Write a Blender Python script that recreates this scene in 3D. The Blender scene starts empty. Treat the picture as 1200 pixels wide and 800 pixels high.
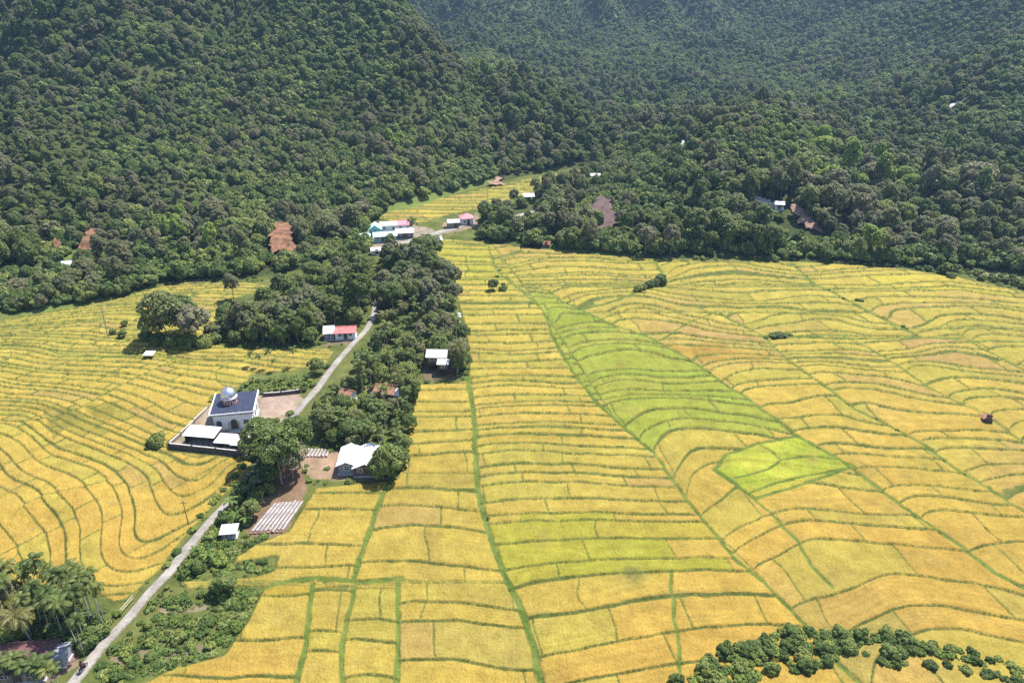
import bpy, math, random
import numpy as np
from mathutils import Vector, Matrix

random.seed(7)
RNG = np.random.default_rng(11)
scene = bpy.context.scene
COL = scene.collection
R = math.radians

# ------------------------------------------------------------------ survey: photo pixel -> ground
H, K, F, PITCH = 85.0, 0.03, 830.0, R(25)
CP, SP = math.cos(PITCH), math.sin(PITCH)
def ray(u, v):
    a = (np.asarray(u, float) - 600) / F; b = (400 - np.asarray(v, float)) / F
    return a, CP + b * SP, -SP + b * CP
def plane(y): return K * (np.asarray(y, float) - 80)
def G(u, v):
    dx, dy, dz = ray(u, v)
    t = (H + 80 * K) / (K * dy - dz)
    return t * dx, t * dy
def to_px(x, y, z):
    d = y * CP - (z - H) * SP
    d = np.maximum(d, 1e-3)
    return 600 + F * x / d, 400 - F * (y * SP + (z - H) * CP) / d

# ------------------------------------------------------------------ noise
def _hash(ix, iy, seed):
    h = (ix.astype(np.int64) * 374761393 + iy.astype(np.int64) * 668265263 + seed * 1442695041) & 0xFFFFFFFF
    h = ((h ^ (h >> 13)) * 1274126177) & 0xFFFFFFFF
    h = ((h ^ (h >> 16)) * 2246822519) & 0xFFFFFFFF
    return ((h ^ (h >> 15)) & 0xFFFFFF) / float(0xFFFFFF)
def vnoise(x, y, seed=0):
    x = np.asarray(x, float); y = np.asarray(y, float)
    ix = np.floor(x); iy = np.floor(y); fx = x - ix; fy = y - iy
    fx = fx * fx * (3 - 2 * fx); fy = fy * fy * (3 - 2 * fy)
    a = _hash(ix, iy, seed); b = _hash(ix + 1, iy, seed); c = _hash(ix, iy + 1, seed); d = _hash(ix + 1, iy + 1, seed)
    return (a * (1 - fx) + b * fx) * (1 - fy) + (c * (1 - fx) + d * fx) * fy
def fbm(x, y, seed=0, o=3):
    s = 0; a = 1; t = 0
    for i in range(o):
        s = s + a * vnoise(x * 2 ** i, y * 2 ** i, seed + 17 * i); t += a; a *= .5
    return s / t
def sstep(a, b, x):
    t = np.clip((x - a) / (b - a), 0, 1); return t * t * (3 - 2 * t)
def inpoly(x, y, poly):
    x = np.asarray(x, float); y = np.asarray(y, float)
    r = np.zeros(x.shape, bool); n = len(poly)
    for i in range(n):
        x1, y1 = poly[i]; x2, y2 = poly[(i + 1) % n]
        if y1 == y2: continue
        c = ((y1 > y) != (y2 > y)) & (x < (x2 - x1) * (y - y1) / (y2 - y1) + x1)
        r ^= c
    return r
def segdist(x, y, pts, closed=False):
    d = np.full(np.shape(x), 1e9); n = len(pts)
    for i in range(n if closed else n - 1):
        ax, ay = pts[i]; bx, by = pts[(i + 1) % n]
        vx, vy = bx - ax, by - ay; L = vx * vx + vy * vy + 1e-9
        t = np.clip(((x - ax) * vx + (y - ay) * vy) / L, 0, 1)
        d = np.minimum(d, np.hypot(x - ax - t * vx, y - ay - t * vy))
    return d
def Gp(poly): return [tuple(float(c) for c in G(u, v)) for u, v in poly]

# ------------------------------------------------------------------ object helpers
def tag(o, label=None, cat=None, group=None, kind=None):
    if label: o['label'] = label
    if cat: o['category'] = cat
    if group: o['group'] = group
    if kind: o['kind'] = kind
    return o
def link(o, parent=None):
    COL.objects.link(o)
    if parent: o.parent = parent
    return o
def empty(name, loc, rz=0, label=None, cat=None, group=None):
    o = bpy.data.objects.new(name, None); link(o)
    o.empty_display_size = .3
    o.location = loc; o.rotation_euler = (0, 0, rz)
    return tag(o, label, cat, group)
def mesh_np(name, verts, faces, mat, parent=None, smooth=False, attrs=None):
    """faces: (n,4) or (n,3) int array"""
    verts = np.asarray(verts, np.float32); faces = np.asarray(faces, np.int32)
    me = bpy.data.meshes.new(name)
    nf, k = faces.shape
    me.vertices.add(len(verts)); me.vertices.foreach_set('co', verts.ravel())
    me.loops.add(nf * k); me.loops.foreach_set('vertex_index', faces.ravel())
    me.polygons.add(nf); me.polygons.foreach_set('loop_start', np.arange(nf, dtype=np.int32) * k)
    if smooth: me.polygons.foreach_set('use_smooth', np.ones(nf, bool))
    me.update(calc_edges=True)
    if attrs:
        for an, (typ, arr) in attrs.items():
            at = me.attributes.new(an, typ, 'POINT')
            at.data.foreach_set('color' if typ == 'FLOAT_COLOR' else 'value', np.asarray(arr, np.float32).ravel())
    if mat: me.materials.append(mat)
    o = bpy.data.objects.new(name, me)
    return link(o, parent)

class MB:
    def __init__(s): s.v = []; s.f = []
    def poly(s, pts):
        n = len(s.v); s.v += [tuple(p) for p in pts]; s.f.append(tuple(range(n, n + len(pts)))); return s
    def add(s, vs, fs):
        n = len(s.v); s.v += [tuple(p) for p in vs]; s.f += [tuple(i + n for i in f) for f in fs]; return s
    def box(s, c, d, rz=0, rx=0):
        hx, hy, hz = d[0] / 2, d[1] / 2, d[2] / 2
        m = Matrix.Rotation(rz, 4, 'Z') @ Matrix.Rotation(rx, 4, 'X')
        vs = [Vector(c) + m @ Vector((x * hx, y * hy, z * hz)) for x, y, z in
              ((-1,-1,-1),(1,-1,-1),(1,1,-1),(-1,1,-1),(-1,-1,1),(1,-1,1),(1,1,1),(-1,1,1))]
        return s.add(vs, [(0,3,2,1),(4,5,6,7),(0,1,5,4),(1,2,6,5),(2,3,7,6),(3,0,4,7)])
    def extr(s, poly, vec):
        """closed solid from a planar polygon pushed along vec"""
        n = len(poly); v = Vector(vec)
        vs = [Vector(p) for p in poly] + [Vector(p) + v for p in poly]
        fs = [tuple(range(n - 1, -1, -1)), tuple(range(n, 2 * n))]
        fs += [(i, (i + 1) % n, n + (i + 1) % n, n + i) for i in range(n)]
        return s.add(vs, fs)
    def tube(s, pts, rad, n=7, cap=True):
        pts = [Vector(p) for p in pts]
        if not isinstance(rad, (list, tuple)): rad = [rad] * len(pts)
        base = len(s.v)
        for i, p in enumerate(pts):
            t = (pts[min(i + 1, len(pts) - 1)] - pts[max(i - 1, 0)]).normalized()
            a = t.cross(Vector((0, 1, 0)) if abs(t.z) > .7 else Vector((0, 0, 1))).normalized(); b = t.cross(a)
            for k in range(n):
                w = 2 * math.pi * k / n
                s.v.append(tuple(p + (a * math.cos(w) + b * math.sin(w)) * rad[i]))
        for i in range(len(pts) - 1):
            for k in range(n):
                q = base + i * n; k2 = (k + 1) % n
                s.f.append((q + k, q + k2, q + n + k2, q + n + k))
        if cap:
            s.f.append(tuple(base + k for k in range(n - 1, -1, -1)))
            s.f.append(tuple(base + (len(pts) - 1) * n + k for k in range(n)))
        return s
    def lathe(s, prof, c=(0, 0, 0), n=20, rot=0):
        base = len(s.v)
        for r, z in prof:
            for k in range(n):
                w = 2 * math.pi * k / n + rot
                s.v.append((c[0] + r * math.cos(w), c[1] + r * math.sin(w), c[2] + z))
        for i in range(len(prof) - 1):
            for k in range(n):
                q = base + i * n; k2 = (k + 1) % n
                s.f.append((q + k, q + k2, q + n + k2, q + n + k))
        s.f.append(tuple(base + k for k in range(n - 1, -1, -1)))
        s.f.append(tuple(base + (len(prof) - 1) * n + k for k in range(n)))
        return s
    def build(s, name, mat, parent=None, smooth=False):
        me = bpy.data.meshes.new(name); me.from_pydata(s.v, [], s.f)
        if smooth: me.polygons.foreach_set('use_smooth', [True] * len(me.polygons))
        me.materials.append(mat); me.update()
        return link(bpy.data.objects.new(name, me), parent)

# ------------------------------------------------------------------ materials
def newmat(name):
    m = bpy.data.materials.new(name); m.use_nodes = True
    nt = m.node_tree; nt.nodes.clear()
    out = nt.nodes.new('ShaderNodeOutputMaterial')
    return m, nt, out
def N(nt, t, **kw):
    n = nt.nodes.new(t)
    for k, v in kw.items():
        if k.startswith('i_'):
            n.inputs[k[2:].replace('_', ' ')].default_value = v
        else: setattr(n, k, v)
    return n
def ramp(nt, fac, stops):
    r = nt.nodes.new('ShaderNodeValToRGB'); e = r.color_ramp.elements
    while len(e) > 1: e.remove(e[0])
    e[0].position = stops[0][0]; e[0].color = (*stops[0][1], 1)
    for p, c in stops[1:]:
        q = e.new(p); q.color = (*c, 1)
    nt.links.new(fac, r.inputs[0]); return r.outputs[0]
def surf(name, c1, c2, scale=1.5, rough=.8, metal=0., bump=.0, wave=None, detail=5, spec=.3):
    """two-tone weathered surface; wave=(scale, axis, strength) adds corrugation or boards"""
    m, nt, out = newmat(name); L = nt.links.new
    tc = N(nt, 'ShaderNodeTexCoord')
    nz = N(nt, 'ShaderNodeTexNoise', i_Scale=scale, i_Detail=detail, i_Roughness=.65)
    L(tc.outputs['Object'], nz.inputs['Vector'])
    col = ramp(nt, nz.outputs[0], [(.3, c1), (.7, c2)])
    b = N(nt, 'ShaderNodeBsdfPrincipled', i_Roughness=rough, i_Metallic=metal)
    b.inputs['Specular IOR Level'].default_value = spec
    L(col, b.inputs['Base Color'])
    if wave or bump:
        bm = N(nt, 'ShaderNodeBump', i_Strength=.6, i_Distance=.03)
        if wave:
            w = N(nt, 'ShaderNodeTexWave', bands_direction=wave[1], i_Scale=wave[0], i_Distortion=.3)
            L(tc.outputs['Object'], w.inputs['Vector']); L(w.outputs[1], bm.inputs['Height'])
            bm.inputs['Strength'].default_value = wave[2]
        else:
            L(nz.outputs[0], bm.inputs['Height']); bm.inputs['Strength'].default_value = bump
        L(bm.outputs[0], b.inputs['Normal'])
    L(b.outputs[0], out.inputs[0]); return m

def attr_ground(name, spk, spk_scale, bump):
    """surface whose colour is surveyed per vertex (attribute col) and broken up by fine plant-sized speckle"""
    m, nt, out = newmat(name); L = nt.links.new
    at = N(nt, 'ShaderNodeAttribute', attribute_name='col')
    tc = N(nt, 'ShaderNodeTexCoord')
    n1 = N(nt, 'ShaderNodeTexNoise', i_Scale=spk_scale, i_Detail=4., i_Roughness=.7)
    n2 = N(nt, 'ShaderNodeTexNoise', i_Scale=spk_scale * .16, i_Detail=4., i_Roughness=.6)
    L(tc.outputs['Object'], n1.inputs['Vector']); L(tc.outputs['Object'], n2.inputs['Vector'])
    ad = N(nt, 'ShaderNodeMath', operation='ADD'); L(n1.outputs[0], ad.inputs[0]); L(n2.outputs[0], ad.inputs[1])
    mr = N(nt, 'ShaderNodeMapRange'); mr.inputs[1].default_value = .6; mr.inputs[2].default_value = 1.4
    mr.inputs[3].default_value = 1 - spk; mr.inputs[4].default_value = 1 + spk; L(ad.outputs[0], mr.inputs[0])
    mu = N(nt, 'ShaderNodeVectorMath', operation='SCALE'); L(at.outputs['Color'], mu.inputs[0]); L(mr.outputs[0], mu.inputs['Scale'])
    b = N(nt, 'ShaderNodeBsdfPrincipled', i_Roughness=.95); b.inputs['Specular IOR Level'].default_value = .08
    L(mu.outputs[0], b.inputs['Base Color'])
    bp = N(nt, 'ShaderNodeBump', i_Strength=bump, i_Distance=.25); L(n1.outputs[0], bp.inputs['Height']); L(bp.outputs[0], b.inputs['Normal'])
    L(b.outputs[0], out.inputs[0]); return m

def leafmat(name, stops, trans=.3, patch=.0, vary=.5):
    """foliage: hue by plant (Object Info random + a slow noise of where it grows), brightness by leaf clump"""
    m, nt, out = newmat(name); L = nt.links.new
    oi = N(nt, 'ShaderNodeObjectInfo'); ge = N(nt, 'ShaderNodeNewGeometry')
    fac = oi.outputs['Random']
    if patch:
        nz = N(nt, 'ShaderNodeTexNoise', i_Scale=.010, i_Detail=5., i_Roughness=.62)
        L(oi.outputs['Location'], nz.inputs['Vector'])
        mr = N(nt, 'ShaderNodeMapRange'); mr.inputs[1].default_value = .36; mr.inputs[2].default_value = .64
        L(nz.outputs[0], mr.inputs[0])
        mx = N(nt, 'ShaderNodeMix'); mx.inputs[0].default_value = patch
        L(oi.outputs['Random'], mx.inputs[2]); L(mr.outputs[0], mx.inputs[3]); fac = mx.outputs[0]
    col = ramp(nt, fac, stops)
    mr2 = N(nt, 'ShaderNodeMapRange'); mr2.inputs[3].default_value = 1 - vary; mr2.inputs[4].default_value = 1 + vary
    L(ge.outputs['Random Per Island'], mr2.inputs[0])
    mu = N(nt, 'ShaderNodeVectorMath', operation='SCALE'); L(col, mu.inputs[0]); L(mr2.outputs[0], mu.inputs['Scale'])
    d = N(nt, 'ShaderNodeBsdfPrincipled', i_Roughness=.55); d.inputs['Specular IOR Level'].default_value = .25
    t = N(nt, 'ShaderNodeBsdfTranslucent'); ms = N(nt, 'ShaderNodeMixShader'); ms.inputs[0].default_value = trans
    L(mu.outputs[0], d.inputs['Base Color']); L(mu.outputs[0], t.inputs[0])
    L(d.outputs[0], ms.inputs[1]); L(t.outputs[0], ms.inputs[2]); L(ms.outputs[0], out.inputs[0]); return m

M = {}
M['rice'] = attr_ground('ripe rice', .34, 2.6, .9)
M['ground'] = attr_ground('village ground', .3, 1.6, .6)
M['hill'] = attr_ground('forest floor', .35, .5, .5)
M['leaf'] = leafmat('broadleaf foliage', [(0, (0.071, 0.109, 0.027)), (.2, (0.116, 0.158, 0.039)), (.42, (0.158, 0.201, 0.051)), (.58, (0.182, 0.189, 0.083)), (.68, (0.219, 0.208, 0.109)), (.8, (0.219, 0.299, 0.058)), (1, (0.329, 0.403, 0.073))], .38, .76)
M['leaf_dark'] = leafmat('dark foliage', [(0, (0.088, 0.134, 0.032)), (.5, (0.134, 0.188, 0.049)), (1, (0.255, 0.295, 0.076))], .34, 0)
M['leaf_grey'] = leafmat('grey green foliage', [(0, (0.138, 0.160, 0.072)), (.5, (0.176, 0.187, 0.088)), (1, (0.242, 0.231, 0.132))], .34, 0)
M['leaf_pale'] = leafmat('pale secondary growth', [(0, (.13, .17, .045)), (.4, (.18, .22, .055)), (.75, (.22, .26, .06)), (1, (.27, .30, .085))], .36, 0)
M['leaf_palm'] = leafmat('palm fronds', [(0, (0.067, 0.101, 0.025)), (.6, (0.106, 0.146, 0.036)), (1, (0.168, 0.190, 0.050))], .28, 0, .3)
M['leaf_coco'] = leafmat('coconut fronds', [(0, (.13, .14, .04)), (1, (.2, .19, .065))], .28, 0, .3)
M['leaf_banana'] = leafmat('banana leaves', [(0, (.10, .17, .035)), (1, (.18, .25, .06))], .4, 0, .25)
M['leaf_shrub'] = leafmat('shrub foliage', [(0, (.07, .12, .028)), (.35, (.11, .17, .036)), (.7, (.17, .235, .046)), (1, (.26, .30, .07))], .32, 0)
M['leaf_weed'] = leafmat('weeds', [(0, (0.092, 0.138, 0.034)), (.5, (0.138, 0.201, 0.048)), (1, (0.230, 0.265, 0.081))], .32, 0)
M['bark'] = surf('bark', (.16, .13, .10), (.34, .30, .25), 2.5, .95, bump=.6)
M['palm_bark'] = surf('palm bark', (.28, .25, .21), (.45, .42, .36), 3, .9, bump=.4)
M['banana_stem'] = surf('banana stem', (.16, .2, .06), (.3, .3, .12), 3, .8)
M['zinc'] = surf('white zinc roofing', (.70, .70, .70), (.82, .82, .81), .7, .5, .0, wave=(4.0, 'X', .5))
M['zinc_y'] = surf('white zinc roofing across', (.66, .66, .67), (.82, .82, .81), .7, .5, .0, wave=(4.0, 'Y', .5))
M['zinc_old'] = surf('old zinc roofing', (.36, .35, .34), (.62, .61, .6), .9, .6, .0, wave=(4.0, 'X', .5))
M['solar'] = surf('dark blue roof sheet', (.022, .028, .055), (.045, .052, .085), 1.2, .45, wave=(1.6, 'X', .35))
M['red_roof'] = surf('faded red roof sheet', (.42, .10, .10), (.58, .2, .19), 1.0, .6, wave=(4.0, 'X', .4))
M['pink_roof'] = surf('pink red roof sheet', (.62, .17, .22), (.72, .28, .31), 1.0, .6, wave=(4.0, 'X', .4))
M['maroon_roof'] = surf('maroon roof sheet', (.10, .045, .055), (.19, .09, .10), 1.0, .6, wave=(4.0, 'X', .4))
M['rust'] = surf('rusty roof sheet', (.20, .085, .05), (.38, .2, .14), 1.3, .85, wave=(4.0, 'X', .4))
M['teal_roof'] = surf('pale teal roof sheet', (.40, .62, .60), (.55, .74, .72), 1.0, .55, wave=(4.0, 'X', .4))
M['white_wall'] = surf('whitewashed plaster', (.70, .70, .72), (.84, .84, .85), .8, .85)
M['grey_wall'] = surf('grey plaster', (.30, .30, .31), (.46, .45, .44), .9, .9)
M['dark_wall'] = surf('weathered dark block wall', (.05, .045, .045), (.14, .12, .11), 1.2, .95, bump=.3)
M['brown_wall'] = surf('brown block wall', (.20, .14, .10), (.36, .27, .2), 1.2, .95, bump=.3)
M['plank'] = surf('brown plank wall', (.09, .055, .04), (.19, .13, .10), 1.5, .9, wave=(2.5, 'X', .5))
M['blue_plank'] = surf('grey blue plank wall', (.20, .21, .25), (.32, .33, .37), 1.5, .9, wave=(2.5, 'X', .5))
M['teal_wall'] = surf('teal painted wall', (.14, .42, .43), (.24, .55, .54), 1.0, .85)
M['concrete'] = surf('concrete', (.36, .35, .34), (.52, .51, .49), 1.0, .9)
M['trim'] = surf('white trim', (.74, .74, .75), (.84, .84, .84), 1, .7)
M['brick'] = surf('orange painted band', (.42, .12, .07), (.56, .2, .12), 2, .8)
M['glass'] = surf('dark window glass', (.015, .017, .02), (.03, .033, .04), .6, .15, spec=.5)
M['dark_wood'] = surf('dark wood', (.05, .035, .025), (.12, .085, .06), 2, .85)
M['bamboo'] = surf('dry bamboo', (.38, .33, .22), (.56, .5, .36), 3, .8)
M['silver'] = surf('polished aluminium sheet', (.62, .62, .66), (.76, .76, .8), 1, .28, .85, wave=(1.6, 'Z', .25))
M['plastic'] = surf('silver mulch film', (.17, .15, .145), (.44, .43, .44), 1.6, .45, bump=.6)
M['soil'] = surf('bare red brown soil', (.16, .09, .065), (.34, .22, .165), .5, .98, bump=.8)
M['scar'] = surf('orange clay scar', (.07, .045, .022), (.34, .165, .10), .6, .98, bump=.9)
M['scar_dark'] = surf('purple brown bare soil', (.07, .045, .042), (.15, .10, .09), .25, .98, bump=.9)
M['scar_pale'] = surf('pale gravel scar', (.34, .32, .29), (.6, .58, .55), .25, .98, bump=.6)
M['black'] = surf('black rubber and plastic', (.012, .012, .013), (.03, .03, .03), 3, .5)
M['chrome'] = surf('dull chrome', (.4, .4, .42), (.6, .6, .62), 3, .3, .9)
M['red_paint'] = surf('dark paint', (.03, .03, .035), (.06, .05, .05), 2, .35)
M['skin'] = surf('skin', (.26, .14, .09), (.32, .18, .12), 3, .6)
M['cloth'] = surf('dark cloth', (.02, .022, .03), (.05, .05, .06), 3, .9)
M['shirt'] = surf('dark red shirt', (.12, .03, .03), (.18, .05, .05), 3, .9)

def roadmat():
    m, nt, out = newmat('worn pale concrete road'); L = nt.links.new
    tc = N(nt, 'ShaderNodeTexCoord')
    a = N(nt, 'ShaderNodeTexNoise', i_Scale=.35, i_Detail=6., i_Roughness=.7); b = N(nt, 'ShaderNodeTexNoise', i_Scale=3., i_Detail=4.)
    L(tc.outputs['Object'], a.inputs['Vector']); L(tc.outputs['Object'], b.inputs['Vector'])
    at = N(nt, 'ShaderNodeAttribute', attribute_name='edge')
    ad = N(nt, 'ShaderNodeMath', operation='MULTIPLY_ADD'); L(b.outputs[0], ad.inputs[0]); ad.inputs[1].default_value = .5; L(a.outputs[0], ad.inputs[2])
    c = ramp(nt, ad.outputs[0], [(.45, (.12, .105, .085)), (.7, (.22, .198, .175)), (.95, (.33, .305, .28))])
    e = N(nt, 'ShaderNodeMath', operation='ADD'); L(at.outputs['Fac'], e.inputs[0]); 
    e2 = N(nt, 'ShaderNodeMath', operation='MULTIPLY_ADD'); L(b.outputs[0], e2.inputs[0]); e2.inputs[1].default_value = 1.2; e2.inputs[2].default_value = -.6
    L(e2.outputs[0], e.inputs[1])
    mr = N(nt, 'ShaderNodeMapRange'); mr.inputs[1].default_value = .7; mr.inputs[2].default_value = .95; L(e.outputs[0], mr.inputs[0])
    mx = N(nt, 'ShaderNodeMix', data_type='RGBA'); L(mr.outputs[0], mx.inputs[0]); L(c, mx.inputs[6]); mx.inputs[7].default_value = (.10, .105, .045, 1)
    p = N(nt, 'ShaderNodeBsdfPrincipled', i_Roughness=.9); L(mx.outputs[2], p.inputs['Base Color'])
    bp = N(nt, 'ShaderNodeBump', i_Strength=.3, i_Distance=.05); L(b.outputs[0], bp.inputs['Height']); L(bp.outputs[0], p.inputs['Normal'])
    L(p.outputs[0], out.inputs[0]); return m
M['road'] = roadmat()

# ------------------------------------------------------------------ terrain height above the sloping valley floor
FOOT = [(-260,392),(-120,383),(0,370),(60,360),(130,349),(185,329),(250,318),(330,306),(400,292),(425,262),(450,250),(520,226),(600,207),(680,193)]
FOOT_R = [(700,205),(690,225),(640,250),(600,276),(640,288),(700,295),(780,300),(860,301),(930,302),(1000,306),(1060,308),(1120,311),(1190,318),(1330,352),(1450,385)]
HILL = [(-250,250,285),(-250,120,370),(-250,0,470),(0,200,300),(0,100,385),(0,0,470),(0,290,245),(120,260,275),(120,170,340),(120,60,430),(120,0,500),
        (250,250,290),(250,160,360),(250,60,440),(300,0,490),(380,230,305),(380,150,375),(380,70,440),(400,0,500),
        (480,200,330),(480,120,400),(470,35,470),(540,170,370),(545,80,450),(600,160,400),(620,118,430),(690,152,425),(640,180,390),
        (560,85,560),(620,112,535),(700,132,560),(760,150,480),(700,80,740),(600,40,840),(500,10,960),(700,10,980),(800,70,770),(850,0,990),(760,112,610),(840,62,800),
        (760,230,300),(780,190,345),(830,240,285),(830,170,330),(890,142,355),(900,210,300),(960,250,272),(960,180,335),(820,140,400),
        (900,138,440),(985,148,425),(1040,170,380),(1000,94,640),(930,60,770),(1000,20,900),
        (1050,240,282),(1060,190,340),(1130,220,300),(1150,140,400),(1210,100,440),(1200,210,305),(1100,70,610),(1200,0,680),(1350,260,270),(1350,120,400),(1350,0,560),(1450,200,330)]
pts = []; val = []
for u, v in FOOT + FOOT_R:
    x, y = G(u, v); pts.append((x, y)); val.append(0)
for u, v, Y in HILL:
    dx, dy, dz = ray(u, v); t = Y / dy
    pts.append((float(t * dx), Y)); val.append(max(0.0, float(H + t * dz - plane(Y))))
for u, v in [(-200,480),(0,450),(150,420),(100,600),(300,420),(300,560),(500,400),(480,300),(560,230),(640,320),(700,400),(850,340),(900,500),(600,600),(1050,400),(1200,420),(1400,500),(1300,700),(0,800),(600,800),(1200,800),(500,250)]:
    x, y = G(u, v); pts.append((x, y)); val.append(0)
for x, y, z in [(-900,700,150),(-600,1000,190),(0,1100,200),(500,1100,210),(900,700,150),(1300,1300,260),(-1300,1300,260),(0,1500,260),(-1200,300,60),(1200,300,60),(-700,250,60),(700,300,70)]:
    pts.append((x, y)); val.append(z)
pts = np.array(pts) / 100.; val = np.array(val)
def tps(r): return np.where(r > 1e-9, r * r * np.log(np.maximum(r, 1e-9)), 0)
class RBF:
    def __init__(s, P, V, lam=.0):
        n = len(P); s.P = P
        A = tps(np.hypot(P[:, None, 0] - P[None, :, 0], P[:, None, 1] - P[None, :, 1])) + lam * np.eye(n)
        Q = np.c_[np.ones(n), P]; Z = np.zeros((3, 3))
        s.w = np.linalg.solve(np.block([[A, Q], [Q.T, Z]]), np.r_[V, 0, 0, 0])
    def __call__(s, x, y):
        sh = np.shape(x); x = np.ravel(x); y = np.ravel(y); o = np.empty(len(x))
        for i in range(0, len(x), 40000):
            a, b = x[i:i+40000], y[i:i+40000]
            r = tps(np.hypot(a[:, None] - s.P[None, :, 0], b[:, None] - s.P[None, :, 1]))
            o[i:i+40000] = r @ s.w[:-3] + s.w[-3] + s.w[-2] * a + s.w[-1] * b
        return o.reshape(sh)
rbf = RBF(pts, val, .02)
VAL = [(-300,400),(0,372),(60,362),(130,350),(160,338),(185,330),(215,325),(260,322),(330,318),(380,305),(420,290),(415,268),(440,252),(520,227),(600,208),(680,194),(690,212),(655,222),(600,240),(562,258),(572,281),(640,289),(700,296),(780,302),(830,299),(930,303),(1050,311),(1120,311),(1190,318),(1330,358),(1500,400),(1700,900),(-500,900)]
VALG = Gp(VAL)
def hill(x, y):
    r = rbf(np.asarray(x, float) / 100, np.asarray(y, float) / 100)
    r = np.where(r > 4, r, np.where(r < -4, 0, (r + 4) ** 2 / 16.))
    bump = (fbm(np.asarray(x) / 55., np.asarray(y) / 55., 3, 3) - .5) * 12 * sstep(6, 40, r)
    bump = bump - (np.abs(fbm(np.asarray(x) / 95. + .3 * np.asarray(y) / 120., np.asarray(y) / 260., 23, 2) - .5) * 2 - .35) * 64 * sstep(10, 60, r)
    return plane(y) + np.maximum(r + bump, 0)
def ray_terrain(u, v):
    dx, dy, dz = (float(c) for c in ray(u, v))
    t = np.arange(60, 1500, .5)
    z = H + t * dz; h = hill(t * dx, t * dy)
    i = int(np.argmax(z < h))
    return t[i] * dx, t[i] * dy, float(h[i])

# ------------------------------------------------------------------ the rice fields
FR = [(503,294),(518,280),(560,283),(640,292),(700,298),(780,304),(830,305),(930,306),(1050,314),(1120,324),(1180,338),(1330,370),(1480,400),(1650,900),(120,900),(163,800),(205,780),(260,766),(284,732),(300,702),(306,690),(215,694),(207,680),(300,674),(318,668),(322,655),(270,664),(275,652),(300,636),(336,622),(352,596),(368,571),(462,561),(470,545),(480,470),(487,450),(546,446),(549,420),(541,375),(531,340),(514,310)]
FL = [(-300,402),(0,374),(60,364),(130,352),(165,341),(190,335),(215,331),(260,330),(300,331),(318,336),(300,345),(265,352),(255,372),(258,404),(300,409),(385,408),(394,412),(384,428),(345,436),(300,440),(288,452),(262,466),(240,486),(198,520),(200,528),(280,536),(300,541),(292,556),(262,585),(236,612),(212,640),(192,668),(168,690),(150,705),(132,710),(108,698),(80,690),(0,690),(-300,700)]
FU = [(440,256),(455,246),(520,231),(600,213),(680,198),(684,209),(655,217),(600,234),(560,246),(528,252),(500,262),(470,264)]
# long ditches and paths that run down the slope: photo coordinates (u, v), half width in metres
LINES = [
 ([(466,555),(446,584),(436,616),(422,656),(414,682)], .65, 'a'),
 ([(366,686),(362,720),(358,750),(350,790),(345,830),(340,900)], .55, 'b'),
 ([(416,690),(406,730),(400,758),(403,800),(405,900)], .5, 'c'),
 ([(466,684),(466,728),(466,780),(463,830),(460,900)], .55, 'd'),
 ([(546,432),(549,450),(556,489),(557,526),(560,576),(570,616),(584,656),(600,692),(614,724),(628,772),(634,800),(650,900)], .75, 'e'),
 ([(571,286),(581,317),(612,341),(635,364),(652,405),(672,439),(696,469),(723,496),(767,533),(785,560),(822,609),(864,660),(897,684),(935,725),(975,770),(1005,800),(1080,900)], .45, 'f'),
 ([(612,336),(642,341),(659,354),(682,364),(716,381),(757,395),(790,412),(828,435),(855,456),(871,464),(935,513),(989,543),(1039,581),(1109,630),(1165,672),(1200,691),(1300,750),(1480,880)], .6, 'g'),
 ([(777,398),(805,380),(840,366),(891,393),(925,425),(962,449),(999,479),(1036,496),(1083,523),(1114,547),(1161,576),(1205,603),(1400,720)], .45, 'h'),
 ([(925,306),(952,332),(989,351),(1033,373),(1079,396)], .6, 'i'),
 ([(986,394),(1019,408),(1056,433),(1087,455),(1121,472),(1154,486),(1188,513),(1215,530),(1400,640)], .35, 'j'),
 ([(1110,385),(1137,401),(1180,424),(1300,490),(1480,600)], .35, 'k'),
 ([(765,302),(777,324),(770,334)], .8, 'l'),
 ([(600,560),(640,620),(655,680)], .0, 'm'),
 ([(837,551),(860,566),(881,585),(905,605),(937,639),(948,662),(975,690)], .42, 'n'),
 ([(785,670),(790,730),(800,800),(820,900)], .4, 'o'),
]
CROSS = [([(890,396),(915,395),(952,397),(1000,398),(1077,396),(1140,400),(1205,402),(1400,420)], .6),
         ([(770,334),(750,342),(723,352),(682,364)], .9),
         ([(306,690),(340,684),(368,680),(400,682),(420,684),(470,682)], .6),
         ([(0,404),(40,408),(80,416),(132,418),(168,417),(230,424)], .5)]
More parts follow.
